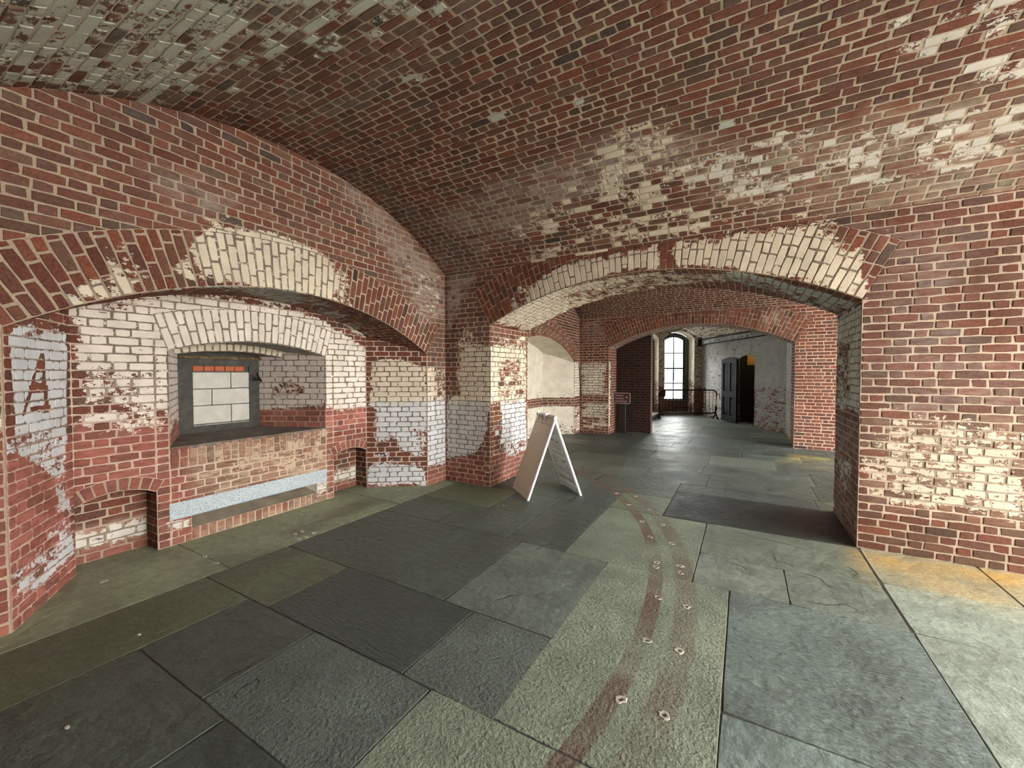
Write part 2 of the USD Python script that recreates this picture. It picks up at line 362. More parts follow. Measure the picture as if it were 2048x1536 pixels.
PAINT = {
 'wallA': [
  ('p','C',0.95,0.05,[(1.56,2.71),(1.92,2.88),(2.32,2.93),(2.75,2.87),(2.91,2.62),(2.91,2.18),(2.31,2.35),(1.92,2.41),(1.65,2.37),(1.6,2.44)]),
  ('p','C',0.55,0.08,[(2.75,2.87),(3.12,2.77),(3.19,2.21),(2.91,2.18),(2.91,2.62)]),
  ('p','C',0.45,0.06,[(1.09,2.47),(1.22,2.61),(1.32,2.3),(1.24,2.21),(1.04,2.14)]),
  ('p','C',0.85,0.04,[(0.9,2.1),(1.01,2.21),(1.24,2.29),(1.22,2.17),(1.02,2.11),(0.88,1.95)]),
  ('p','C',0.6,0.05,[(1.42,2.32),(1.43,2.44),(1.57,2.51),(1.62,2.36)]),
  ('p','C',0.5,0.04,[(1.64,2.89),(1.85,2.97),(1.96,2.92),(1.66,2.82)]),
  ('w','E',0.35,0.1,[(1.34,3.16),(1.74,3.25),(1.93,3.12),(1.81,2.91),(1.43,2.86)]),
  ('w','E',0.45,0.12,[(2.82,3.81),(3.57,3.66),(4.75,3.09),(4.8,2.4),(4.26,2.33),(3.72,3.03)]),
  ('p','W',0.35,0.1,[(3.89,3.07),(4.69,2.97),(4.74,2.24),(4.36,2.35)]),
  ('p','C',0.9,0.02,[(4.36,1.68),(4.55,1.68),(4.59,1.43),(4.54,1.21),(4.37,1.21)]),
  ('p','C',0.45,0.03,[(4.55,1.68),(4.82,1.69),(4.81,1.18),(4.54,1.2)]),
  ('p','B',0.85,0.03,[(4.35,1.21),(4.83,1.2),(4.82,0.25),(4.36,0.27)]),
  ('w','P',0.6,0.05,[(4.34,0.27),(4.82,0.29),(4.82,-0.05),(4.36,-0.05)]),
  ('p','W',0.45,0.05,[(0.56,1.44),(0.64,1.44),(0.64,1.22),(0.55,1.2)]),
  ('w','P2',0.6,0.2,[(0.53,1.15),(0.65,1.13),(0.62,-0.11),(0.51,-0.04)]),
 ],
 'recess': [
  ('p','C5',0.9,0.06,[(1.06,2.33),(4.0,2.91),(3.98,1.12),(3.27,1.14),(2.7,1.13),(1.64,1.2),(1.34,1.21),(1.05,1.39)]),
  ('p','C5',0.62,0.05,[(1.21,1.71),(1.65,1.58),(1.68,1.19),(1.3,1.19),(1.07,1.31),(1.07,1.47)]),
  ('p','C5',0.45,0.05,[(1.07,1.43),(1.4,1.37),(1.66,1.22),(1.66,1.06),(1.33,1.1),(1.07,1.19)]),
  ('p','C5',0.1,0.015,[(1.05,2.02),(1.1,2.02),(1.09,1.23),(1.04,1.2)]),
  ('p','D',0.0,0.02,[(1.2,2.2),(1.67,2.38),(2.5,2.51),(3.36,2.37),(3.95,2.03),(3.95,1.93),(3.29,2.27),(2.4,2.4),(1.66,2.3)]),
  ('p','C5',0.5,0.05,[(1.2,2.2),(1.94,2.43),(2.96,2.47),(3.22,2.39),(2.96,2.32),(1.94,2.31),(1.23,2.1)]),
  ('w','P2',0.75,0.06,[(3.28,1.19),(3.94,1.18),(3.94,0.88),(3.27,0.9)]),
  ('w','P2',0.62,0.08,[(1.04,1.2),(1.66,1.15),(1.67,0.92),(1.06,0.8)]),
  ('w','P2',0.4,0.1,[(1.04,1.0),(4.17,1.21),(4.15,-0.24),(1.02,0.01)]),
  ('w','T',0.28,0.08,[(1.83,0.93),(3.31,0.9),(3.33,-0.02),(1.86,0.33)]),
  ('p','T',0.43,0.08,[(2.04,0.89),(3.31,0.9),(3.28,0.41),(2.08,0.57)]),
  ('w','T',0.45,0.05,[(1.84,0.1),(3.26,0.06),(3.33,-0.08),(1.9,-0.07)]),
  ('p','W',0.8,0.03,[(1.65,0.25),(1.83,0.22),(1.83,0.12),(1.66,0.17)]),
  ('p','W',0.85,0.03,[(3.11,0.26),(3.3,0.28),(3.33,0.08),(3.14,0.1)]),
  ('p','W',0.6,0.05,[(1.79,0.35),(1.91,0.37),(1.99,0.29),(1.82,0.25)]),
 ],
 'nicheback': [
 ],
 'jambAL': [
  ('p','B',0.93,0.012,[(-3.939,1.86),(-4.201,1.946),(-4.531,2.008),(-4.546,1.78),(-4.518,1.204),(-4.5,1.091),(-3.99,1.179),(-3.957,1.59)]),
  ('p','B',0.42,0.03,[(-4.228,1.966),(-4.544,2.01),(-4.527,1.912),(-4.147,1.839),(-3.966,1.807)]),
  ('p','B',0.0,0.004,[(-4.233,1.74),(-4.275,1.742),(-4.306,1.357),(-4.267,1.35),(-4.251,1.463),(-4.14,1.469),(-4.059,1.324),(-4.036,1.332),(-4.144,1.555)]),
  ('p','B',0.85,0.006,[(-4.191,1.606),(-4.247,1.606),(-4.249,1.536),(-4.167,1.528)]),
  ('p','B',0.0,0.004,[(-4.117,1.37),(-4.329,1.38),(-4.327,1.33),(-4.115,1.337)]),
  ('p','B',0.6,0.03,[(-3.975,1.245),(-4.506,1.205),(-4.494,0.958),(-4.259,0.922),(-4.109,0.992),(-3.999,1.082)]),
  ('p','B',0.62,0.03,[(-4.158,0.998),(-4.484,1.018),(-4.474,0.81),(-4.309,0.837)]),
  ('p','B',0.55,0.04,[(-3.859,1.202),(-3.982,1.196),(-3.977,1.087),(-3.855,1.098)]),
  ('p','B',0.5,0.04,[(-4.336,0.793),(-4.55,0.77),(-4.537,0.5),(-4.385,0.594)]),
  ('p','B',0.85,0.04,[(-4.072,0.373),(-4.289,0.394),(-4.574,0.447),(-4.562,0.194),(-4.223,0.158),(-4.101,0.157)]),
  ('p','B',0.45,0.06,[(-3.906,0.423),(-4.083,0.401),(-4.293,0.482),(-4.576,0.486),(-4.57,0.369),(-4.12,0.146),(-3.938,0.186)]),
  ('w','P2',0.6,0.15,[(-3.857,1.142),(-4.632,1.069),(-4.578,-0.033),(-3.806,-0.037)]),
 ],
 'jambAR': [
  ('p','C',0.86,0.03,[(-4.57,1.75),(-4.21,1.82),(-3.91,1.68),(-3.91,1.19),(-4.58,1.14)]),
  ('p','C',0.05,0.02,[(-4.6,2.06),(-4.53,2.03),(-4.55,0.03),(-4.61,0.03)]),
  ('p','B',0.9,0.03,[(-4.52,1.19),(-3.91,1.2),(-3.92,0.48),(-4.04,0.3),(-3.92,0.23),(-3.92,0.01),(-4.59,0.03),(-4.58,0.28),(-4.49,0.38),(-4.48,1.02)]),
  ('p','B',0.12,0.03,[(-4.54,0.56),(-4.27,0.73),(-4.21,0.52),(-3.93,0.41),(-3.94,0.3),(-4.54,0.35)]),
  ('p','B',0.35,0.05,[(-4.1,0.87),(-3.93,0.8),(-3.93,0.51),(-4.01,0.52)]),
  ('w','P',0.6,0.03,[(-4.58,0.12),(-3.92,0.09),(-3.92,-0.06),(-4.59,-0.04)]),
 ],
 'soffA': [
  ('p','G',0.85,0.2,[(-2.57,-1.72),(-2.07,-1.65),(-3.5,-0.43),(-4.02,0.32),(-4.73,0.3),(-3.96,-0.76),(-3.97,-1.18)]),
  ('p','G',0.5,0.2,[(-3.64,-0.34),(-4.16,0.68),(-4.45,1.59),(-5.02,1.54),(-4.71,0.54)]),
  ('w','D',0.45,0.3,[(-4.0,0.08),(-3.78,1.9),(-4.87,1.7),(-4.48,0.38)]),
 ],
 'wallB': [
  ('p','C',0.97,0.04,[(-2.44,2.79),(-2.05,2.94),(-0.84,3.05),(-0.83,2.75),(-1.35,2.79),(-2.19,2.6),(-2.59,2.41),(-2.78,2.19)]),
  ('p','C',0.9,0.05,[(-0.7,3.03),(0.36,3.01),(0.59,2.95),(0.91,2.71),(0.92,2.26),(0.44,2.5),(-0.2,2.69),(-0.7,2.76)]),
  ('p','C',0.45,0.04,[(-2.7,2.75),(-2.42,2.79),(-2.55,2.44),(-2.86,2.26)]),
  ('p','C',0.45,0.05,[(-0.7,3.06),(0.59,3.04),(0.91,2.8),(0.92,2.67),(0.59,2.88),(0.36,2.99),(-0.7,2.96)]),
  ('p','C',0,0.01,[(-0.82,3.08),(-0.7,3.06),(-0.7,2.71),(-0.82,2.72)]),
  ('p','C',0,0.012,[(0.79,2.77),(0.87,2.81),(0.85,2.7),(0.8,2.69)]),
  ('w','T',0.25,0.2,[(0.95,1.27),(1.34,1.24),(2.05,1.32),(2.07,0.38),(1.0,0.45)]),
  ('w','E',0.2,0.1,[(1.02,3.05),(1.09,1.18),(1.91,1.31),(1.89,2.49)]),
  ('p','T2',0.58,0.06,[(1.09,1.15),(1.5,1.18),(1.92,1.17),(1.96,0.44),(1.66,0.43),(1.13,0.43),(1.06,0.82)]),
  ('p','T2',0.36,0.05,[(0.93,1.08),(1.09,1.14),(1.1,0.47),(0.94,0.44)]),
  ('p','T2',0.42,0.04,[(1.02,1.29),(1.5,1.29),(1.68,1.18),(1.12,1.14)]),
  ('w','K2',0.45,0.1,[(0.91,0.35),(1.97,0.36),(1.98,-0.04),(0.92,-0.03)]),
  ('w','K2',0.3,0.15,[(1.48,2.38),(1.88,2.96),(1.9,1.78),(1.63,1.79)]),
  ('w','E',0.6,0.06,[(-3.85,3.09),(-3.27,3.02),(-3.58,2.66),(-3.86,2.1)]),
  ('p','C',0.4,0.05,[(-3.76,2.28),(-3.23,2.25),(-3.45,1.79),(-3.63,1.79)]),
  ('p','C',0.8,0.05,[(-3.53,2.01),(-3.02,1.99),(-3.02,1.21),(-3.81,1.19),(-3.67,1.58)]),
  ('p','C',0.12,0.04,[(-3.88,2.02),(-3.67,2.02),(-3.67,1.24),(-3.89,1.24)]),
  ('p','B2',0.88,0.03,[(-3.88,1.18),(-3.06,1.21),(-3.15,1.01),(-3.21,0.65),(-3.36,0.46),(-3.86,0.34)]),
  ('p','C',0.95,0.01,[(-3.81,1.23),(-3.09,1.25),(-3.09,1.21),(-3.81,1.18)]),
  ('w','P',0.6,0.06,[(-3.88,0.37),(-3.01,0.46),(-3.01,-0.07),(-3.89,-0.04)]),
  ('p','C',0.55,0.03,[(-3.23,0.29),(-3.04,0.32),(-3.04,0.18),(-3.23,0.15)]),
 ],
 'jambBL': [
  ('p','C',0.88,0.04,[(4.79,2.0),(5.87,2.21),(5.87,1.86),(5.87,1.15),(4.79,1.21)]),
  ('p','C',0.48,0.05,[(4.99,1.78),(5.67,1.83),(5.77,1.41),(5.77,1.21),(4.99,1.25)]),
  ('p','C',0.5,0.05,[(4.8,2.17),(5.2,2.18),(5.87,2.1),(5.87,1.98),(5.06,2.01)]),
  ('p','B',0.85,0.03,[(5.06,1.17),(5.87,1.14),(5.87,0.35),(5.51,0.29),(5.14,0.47)]),
  ('p','B',0.3,0.03,[(4.79,0.98),(5.09,0.99),(5.14,0.39),(4.86,0.33)]),
  ('w','D',0.5,0.03,[(4.98,0.78),(5.15,0.75),(5.2,0.34),(5.06,0.19),(4.92,0.32)]),  # dark wash low on the jamb beside the board
  ('p','B',0.5,0.04,[(5.06,0.63),(5.87,0.51),(5.87,0.26),(5.2,0.34)]),
  ('w','P',0.6,0.06,[(4.79,0.49),(5.87,0.39),(5.87,0.02),(4.92,-0.0)]),
 ],
 'jambBR': [
  ('p','G2',0.8,0.05,[(6.15,2.24),(4.8,2.22),(4.71,1.23),(5.98,1.23)]),
  ('p','G2',0.45,0.05,[(6.12,1.94),(5.27,1.94),(5.21,1.33),(6.05,1.29)]),
  ('p','G2',0.95,0.03,[(5.19,2.25),(4.81,2.24),(4.75,1.27),(5.09,1.27)]),
  ('p','G2',0.55,0.03,[(5.74,0.63),(5.15,0.79),(5.03,0.62),(5.34,0.34),(5.61,0.44)]),
  ('w','E',0.25,0.1,[(6.03,1.11),(4.74,1.13),(4.76,0.08),(6.16,-0.05)]),
 ],
 'soffB': [
  ('p','C',0.85,0.15,[(4.81,-2.01),(4.73,-1.36),(4.88,-0.46),(4.9,0.29),(5.37,0.21),(5.78,-0.46),(5.96,-1.66),(5.83,-2.03)]),
  ('p','C',0.55,0.2,[(5.06,-1.23),(4.96,0.28),(4.84,1.04),(5.38,1.04),(5.85,0.13),(5.95,-1.05)]),
  ('p','G2',0.55,0.15,[(4.81,0.86),(5.06,1.6),(5.05,2.12),(6.31,2.12),(5.74,1.46),(5.32,0.88)]),
  ('p','G2',0.9,0.08,[(4.84,1.04),(5.02,1.6),(5.03,2.09),(5.31,2.09),(5.25,1.57),(5.02,1.04)]),
 ],
 'vault': [
  ('p','G3',0.62,0.25,[(-2.02,-2.5),(-1.79,-2.09),(-2.0,-1.31),(-2.09,-1.02),(-2.7,-1.07),(-3.35,-1.01),(-3.83,-1.34),(-3.72,-1.97),(-3.74,-2.17)]),
  ('p','G3',0.5,0.2,[(-2.0,-1.31),(-1.16,-0.6),(-1.57,-0.51),(-2.36,-0.83),(-2.96,-1.0),(-2.36,-1.09)]),
  ('w','E3',0.4,0.3,[(-2.02,-2.5),(-1.37,-0.76),(-2.26,-0.68),(-3.17,-0.83),(-3.96,-1.15),(-3.84,-1.95)]),
  ('w','E3',0.25,0.3,[(-1.37,-0.76),(-0.98,-0.37),(-2.43,-0.06),(-3.58,-0.07),(-3.58,-0.91),(-2.4,-0.8)]),
  ('p','C',0.45,0.12,[(-0.95,1.01),(-0.58,0.97),(-0.64,1.35),(-0.46,1.58),(-0.74,2.04),(-1.14,2.0),(-1.34,1.75),(-1.67,1.58),(-1.34,1.41)]),
  ('p','C',0.58,0.08,[(-1.15,1.35),(-0.82,1.4),(-0.86,1.88),(-1.17,1.93),(-1.32,1.69)]),
  ('w','E',0.5,0.2,[(-2.39,1.21),(-1.23,1.08),(-0.59,1.04),(-0.28,1.36),(-0.54,1.55),(-1.29,1.56),(-2.35,2.02),(-2.94,1.88)]),
  ('p','C',0.32,0.2,[(-2.31,1.79),(-1.13,1.74),(0.4,2.04),(0.58,2.35),(-0.83,2.48),(-2.54,2.44)]),
  ('p','W',0.38,0.1,[(-0.53,1.5),(0.22,1.49),(0.85,1.62),(1.59,1.64),(1.76,2.11),(0.96,2.14),(0.25,2.11),(-0.45,1.93)]),
  ('p','W',0.48,0.06,[(0.5,1.68),(1.24,1.67),(1.62,1.65),(1.71,1.9),(1.29,1.84),(0.79,1.91)]),
  ('w','T2',0.25,0.2,[(-0.52,1.39),(1.57,1.53),(1.95,2.57),(0.81,2.46),(-0.41,2.0)]),
  ('p','W',0.55,0.1,[(0.74,0.86),(1.21,0.89),(1.32,0.89),(1.43,1.16),(1.05,1.03),(0.93,1.08),(0.82,1.0)]),
  ('p','W',0.6,0.1,[(1.12,1.26),(1.47,1.27),(1.56,1.49),(1.22,1.37)]),
  ('w','E',0.35,0.2,[(-3.44,1.49),(-2.53,1.24),(-2.07,1.54),(-3.26,2.45),(-3.94,2.38)]),
  ('w','K3',0.5,0.15,[(-3.9,0.26),(-3.88,1.06),(-3.75,2.37),(-3.07,2.39),(-3.38,1.41),(-3.6,0.4)]),  # grey wash, vault darker towards the left wall
  ('p','G3',0.6,0.03,[(-2.24,-0.28),(-2.02,-0.18),(-2.06,-0.07),(-2.32,-0.17)]),
  ('p','G3',0.65,0.02,[(-1.93,0.4),(-1.73,0.45),(-1.78,0.53),(-1.97,0.49)]),
  ('p','G3',0.7,0.02,[(-1.22,0.54),(-1.1,0.56),(-1.13,0.63),(-1.24,0.61)]),
  ('p','G3',0.7,0.02,[(-0.22,1.23),(-0.1,1.25),(-0.09,1.31),(-0.21,1.3)]),
 ],
 'wallA2': [
  ('p','C2',0.95,0.01,[(10.04,1.9),(10.76,1.91),(10.77,1.0),(10.05,0.99)]),
  ('p','C2',0.6,0.02,[(10.05,0.7),(10.77,0.75),(10.78,-0.05),(10.06,0.11)]),
  ('w','P',0.4,0.05,[(10.05,0.7),(10.77,0.69),(10.78,-0.12),(10.06,-0.02)]),
 ],
 'wallB2': [
  ('p','C2',0.9,0.01,[(-3.85,1.89),(-3.12,1.88),(-3.12,1.03),(-3.84,1.01)]),
  ('p','C2',0.3,0.01,[(-3.25,1.62),(-3.12,1.62),(-3.12,1.1),(-3.25,1.1)]),
  ('p','C2',0.72,0.02,[(-3.84,0.8),(-3.11,0.82),(-3.11,0.44),(-3.84,0.4)]),
  ('p','C2',0.45,0.05,[(-3.84,0.4),(-3.11,0.44),(-3.11,0.14),(-3.84,0.09)]),
  ('w','E',0.3,0.05,[(-3.84,2.97),(-3.34,3.0),(-3.21,2.47),(-3.81,2.36)]),
  ('w','T2',0.25,0.05,[(0.26,2.88),(0.63,2.96),(0.77,2.63),(0.36,2.66)]),
 ],
 'splayR': [
  ('p','C3',0.95,0.05,[(-5.4,1.9),(-4.58,1.89),(-4.59,1.19),(-5.41,1.14)]),
  ('w','P',0.85,0.02,[(-5.41,1.16),(-4.59,1.19),(-4.59,0.88),(-5.42,0.87)]),
  ('p','C3',0.45,0.02,[(-5.2,1.46),(-4.83,1.48),(-4.84,1.33),(-5.2,1.31)]),
 ],
 'floor': [
  ('w','MO',0.8,0.12,[(0.94,4.69),(1.51,4.76),(1.98,4.81),(1.8,4.38),(1.4,4.39),(0.97,4.33)]),
  ('w','MO',0.5,0.3,[(0.95,4.69),(1.98,4.81),(1.62,3.93),(0.97,4.06)]),
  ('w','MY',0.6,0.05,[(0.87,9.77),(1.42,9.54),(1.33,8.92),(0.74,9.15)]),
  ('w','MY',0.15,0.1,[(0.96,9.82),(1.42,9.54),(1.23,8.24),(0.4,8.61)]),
  ('w','MG',0.5,0.25,[(-3.74,4.7),(-2.9,4.6),(-2.25,4.37),(-3.1,3.89),(-3.62,3.59)]),
  ('w','MG',0.4,0.3,[(-3.74,0.58),(-3.71,1.22),(-3.39,1.74),(-3.02,0.99),(-2.94,0.57),(-2.92,0.42)]),
  ('w','DK',0.7,0.02,[(0.25,2.54),(0.31,2.61),(0.36,2.5),(0.34,2.46),(0.26,2.49)]),
  ('w','DK',0.45,0.05,[(0.02,3.83),(0.11,3.84),(0.09,3.71),(0.02,3.69)]),
  ('w','MB',0.6,0.05,[(-4.05,2.31),(-4.1,2.73),(-4.21,3.48),(-4.06,3.93),(-3.77,3.73),(-3.87,3.34),(-3.85,2.79),(-3.72,2.27)]),
  ('w','MB',0.5,0.05,[(-4.07,1.57),(-3.96,1.9),(-3.59,2.09),(-3.58,1.72),(-3.8,1.57)]),
  ('w','MB',0.4,0.08,[(-3.74,1.84),(-3.58,2.48),(-3.37,2.34),(-3.43,1.76)]),
  ('w','DK2',0.6,0.05,[(-4.88,1.13),(-4.79,1.41),(-4.69,1.55),(-4.39,1.41),(-4.57,1.16)]),
  ('w','DK2',0.5,0.04,[(-4.98,3.68),(-4.88,4.04),(-4.61,3.9),(-4.57,3.46)]),
  ('w','MB',0.5,0.03,[(-4.33,1.07),(-4.27,1.19),(-4.15,1.17),(-4.19,1.07)]),
 ],
}



def paint_at(name, pu, pv, seed=0):
    """Coats of limewash, stains and dark washes on a wall: amount of chipped paint, its colour, soft wash, its colour."""
    n = len(pu)
    pa, pc, wa, wc = np.zeros(n), np.full((n, 3), 0.5), np.zeros(n), np.full((n, 3), 0.3)
    pts = np.stack([pu, pv, np.zeros(n)], -1)
    ju = pu + 0.10 * (meshkit.fbm(pts * 5.0, 3, seed + 3) - 0.5)
    jv = pv + 0.07 * (meshkit.fbm(pts * 5.0, 3, seed + 9) - 0.5)
    fine = name == 'jambAL'
    if fine:
        ju, jv = pu + 0.012 * (meshkit.fbm(pts * 20.0, 2, 3) - 0.5), pv + 0.012 * (meshkit.fbm(pts * 20.0, 2, 9) - 0.5)
    P = shapely.points(ju, jv)
    for kind, c, amount, feather, poly in PAINT.get(name, []):
        g = Polygon(poly).buffer(0)
        x0, y0, x1, y1 = g.buffer(feather).bounds
        sel = np.nonzero((ju > x0) & (ju < x1) & (jv > y0) & (jv < y1))[0]
        if not len(sel):
            continue
        shapely.prepare(g)
        ins = shapely.contains(g, P[sel])
        sd = np.where(ins, -shapely.distance(P[sel], g.boundary), shapely.distance(P[sel], g))
        w = sstep((feather - sd) / (2 * feather))
        col = np.array(COL[c])
        if kind == 'p':
            old = pa[sel]
            pa[sel] = old * (1 - w) + amount * w
            if amount > 0.02:
                k = (w * amount / np.maximum(w * amount + old * (1 - w), 1e-6))[:, None]
                pc[sel] = pc[sel] * (1 - k) + col * k
        else:
            old = wa[sel]
            new = np.maximum(old, old * (1 - w) + amount * w)
            k = (w * amount / np.maximum(w * amount + old * (1 - w), 1e-6))[:, None]
            wa[sel] = new
            wc[sel] = wc[sel] * (1 - k) + col * k
    return pa, pc, wa, wc


RED = np.array([(0.185, 0.060, 0.035), (0.165, 0.058, 0.037), (0.145, 0.051, 0.033), (0.152, 0.066, 0.043), (0.122, 0.051, 0.036), (0.135, 0.070, 0.045), (0.100, 0.056, 0.041), (0.070, 0.045, 0.036)])
REDW = np.array([0.20, 0.21, 0.20, 0.13, 0.13, 0.08, 0.04, 0.01])
TEMPL = {}


def template(nx, ny):
    if (nx, ny) in TEMPL:
        return TEMPL[nx, ny]
    xs, ys = np.linspace(-1, 1, nx + 1), np.linspace(-1, 1, ny + 1)
    per = [(x, -1) for x in xs[:-1]] + [(1, y) for y in ys[:-1]] + [(x, 1) for x in xs[:0:-1]] + [(-1, y) for y in ys[:0:-1]]
    per = np.array(per, float)
    P = len(per)
    inner = np.array([(x, y) for y in ys[1:-1] for x in xs[1:-1]], float).reshape(-1, 2)
    fu = np.concatenate([per[:, 0]] * 3 + [inner[:, 0]])
    fv = np.concatenate([per[:, 1]] * 3 + [inner[:, 1]])
    ring = np.concatenate([np.zeros(P), np.ones(P), np.full(P, 2), np.full(len(inner), 2)]).astype(int)
    f = []
    for k in (0, 1):
        for i in range(P):
            a, b = k * P + i, k * P + (i + 1) % P
            f += [(a, b, b + P), (a, b + P, a + P)]
    idx = {}
    for i, (x, y) in enumerate(per):
        idx[round(x, 6), round(y, 6)] = 2 * P + i
    for i, (x, y) in enumerate(inner):
        idx[round(x, 6), round(y, 6)] = 3 * P + i
    for i in range(nx):
        for j in range(ny):
            q = [idx[round(xs[a], 6), round(ys[b], 6)] for a, b in ((i, j), (i + 1, j), (i + 1, j + 1), (i, j + 1))]
            f += [(q[0], q[1], q[2]), (q[0], q[2], q[3])]
    TEMPL[nx, ny] = (fu, fv, ring, np.array(f))
    return TEMPL[nx, ny]


def lay(parent, name, surf, cells, region=None, paint=None, pc=None, seed=1, joint=0.0092, high=0.005, bevel=0.003, corner=0.004, jit=0.0022, deep=0.012,
        nxs=3, ny=1, tint=None, tone=1.0, limit=300, default=0.0, defcol='C', mortar=(0.42, 0.325, 0.235), mdark=(0.20, 0.16, 0.125), thick=False,
        mat_=None, mmat=None, pvar=0.10, wob=0.004, stuff=None, mort_name='mortar', washdef=0.0, washcol='E', cellmort=True, tints=None, mats=None, edge=0.0045):
    """Lays the cells (u0, u1, v0, v1) of a bond on a surface: the largest ones in view become pieces of their own, the rest one part; mortar lies behind the faces."""
    rng = np.random.default_rng(seed)
    cells = np.asarray(cells, float)
    M = len(cells)
    tt = tints if tints is not None else (RED[rng.choice(len(RED), M, p=REDW / REDW.sum())] * rng.normal(1, 0.13, M).clip(0.65, 1.35)[:, None] * tone if tint is None else np.array(tint) * rng.normal(1, 0.07, M).clip(0.75, 1.25)[:, None])
    boxes = shapely.box(cells[:, 0], cells[:, 2], cells[:, 1], cells[:, 3])
    if region is not None:
        region = region.buffer(edge, join_style=2)
        shapely.prepare(region)
        full = shapely.covers(region, boxes)
        part = np.nonzero(shapely.intersects(region, boxes) & ~full)[0]
        full = np.nonzero(full)[0]
        cut = shapely.intersection(region, boxes[part])
    else:
        full, part, cut = np.arange(M), np.array([], int), []
    pieces = [(k, q) for k, g in zip(part, cut) for q in getattr(g, 'geoms', [g]) if isinstance(q, Polygon) and q.area > 2e-5]
    blocks = []                                 # (uvh (m, nv, 3), faces, cell index (m,))
    c = cells[full]
    wide = (c[:, 1] - c[:, 0]) > 0.16
    tall = (c[:, 3] - c[:, 2]) > 0.16
    size = np.where(wide & ~tall, 0, np.where(tall & ~wide, 1, np.where(tall & wide, 3, 2)))
    for kind in range(4):
        ids = full[size == kind]
        if not len(ids):
            continue
        fu, fv, ring, f = template(*((nxs, ny), (ny, nxs), (max(1, (nxs + 1) // 2), ny), (nxs, nxs))[kind])
        q = cells[ids]
        m = len(ids)
        hu, hv = (q[:, 1] - q[:, 0] - joint) / 2, (q[:, 3] - q[:, 2] - joint) / 2
        ins = np.where(ring == 2, bevel, 0.0)
        cor = ((np.abs(fu) > 0.999) & (np.abs(fv) > 0.999)) * corner
        J = rng.normal(0, jit, (m, 4, 2)).clip(-2.2 * jit, 2.2 * jit)
        w4 = np.stack([(1 - fu) * (1 - fv), (1 + fu) * (1 - fv), (1 + fu) * (1 + fv), (1 - fu) * (1 + fv)], -1) / 4
        B = np.einsum('nk,mkc->mnc', w4, J)
        U = (q[:, 0] + q[:, 1])[:, None] / 2 + fu * (hu[:, None] - ins) - np.sign(fu) * cor + B[..., 0]
        V = (q[:, 2] + q[:, 3])[:, None] / 2 + fv * (hv[:, None] - ins) - np.sign(fv) * cor + B[..., 1]
        hb = rng.normal(0, high * 0.28, (m, 1)).clip(-high * 0.6, high * 0.8)
        tl = rng.normal(0, high * 0.16, (m, 2))
        top = high + hb + tl[:, :1] * fu + tl[:, 1:] * fv
        Hh = np.where(ring == 0, -deep, np.where(ring == 1, top - bevel, top))
        blocks.append((np.stack([U, V, Hh], -1), f, ids))
    for k, q in pieces:
        g = q.buffer(-joint / 2, join_style=2).simplify(0.0008)
        for g in getattr(g, 'geoms', [g]):
            if g.is_empty or g.area < 4e-4:
                continue
            p = np.array(shapely.geometry.polygon.orient(g).exterior.coords)[:-1]
            n = len(p)
            try:
                tv, tf = trimesh.creation.triangulate_polygon(Polygon(p), engine='earcut')
            except Exception:
                continue
            tv, tf = p, tf % n
            cc = np.array(g.centroid.coords[0])
            rad = math.sqrt(g.area)
            inn = cc + (tv - cc) * max(0.6, 1 - 1.6 * bevel / rad)
            top = high + rng.normal(0, high * 0.25)
            uvh = np.vstack([np.c_[tv, np.full(n, -deep)], np.c_[tv, np.full(n, top - bevel)], np.c_[inn, np.full(n, top)]])
            f = [(a * n + i, a * n + (i + 1) % n, (a + 1) * n + (i + 1) % n) for a in (0, 1) for i in range(n)] + [(a * n + i, (a + 1) * n + (i + 1) % n, (a + 1) * n + i) for a in (0, 1) for i in range(n)]
            blocks.append((uvh[None], np.vstack([np.array(f), tf + 2 * n]), np.array([k])))

    def solve(uvh, ids, is_mortar):
        u, v, h = uvh[:, 0], uvh[:, 1], uvh[:, 2]
        if wob:
            h = h + wob * (meshkit.fbm(np.stack([u * 2.2, v * 2.2, u * 0], -1), 2, seed) - 0.5)
        xyz = surf(u, v, h)
        n = len(u)
        pu, pv = pc(u, v) if pc else (u, v)
        pa, pcol, wa, wc = paint_at(paint, pu, pv) if paint else (np.zeros(n), np.full((n, 3), 0.5), np.zeros(n), np.full((n, 3), 0.3))
        if default:
            k = (default * (pa < default))[:, None]
            pcol = np.where(k > 0, np.array(COL[defcol]), pcol)
            pa = np.maximum(pa, default)
        if washdef:
            wc = np.where((wa < washdef)[:, None], np.array(COL[washcol]), wc)
            wa = np.maximum(wa, washdef)
        return xyz, pa, pcol, wa, wc

    # mortar behind the joints
    if cellmort:
        mv, mf, mi, at = [], [], [], 0
        q = cells[full]
        mv.append(np.stack([q[:, [0, 1, 1, 0]], q[:, [2, 2, 3, 3]], np.zeros((len(q), 4))], -1).reshape(-1, 3))
        i = np.arange(len(q)) * 4
        mf.append(np.stack([np.c_[i, i + 1, i + 2], np.c_[i, i + 2, i + 3]], 1).reshape(-1, 3))
        at = len(q) * 4
        for k, g in pieces:
            try:
                tv, tf = trimesh.creation.triangulate_polygon(g, engine='earcut')
            except Exception:
                continue
            mv.append(np.c_[tv, np.zeros(len(tv))])
            mf.append(tf + at)
            at += len(tv)
        mv, mf = np.vstack(mv), np.vstack(mf)
        xyz, pa, pcol, wa, wc = solve(mv, None, True)
        k = sstep((pa - 0.35) / 0.4)[:, None]
        t = np.array(mortar) * (1 - k) + np.array(mdark) * k
        t = t * (0.85 + 0.3 * meshkit.fbm(np.stack([mv[:, 0] * 3, mv[:, 1] * 3, mv[:, 0] * 0], -1), 2, seed + 5))[:, None]
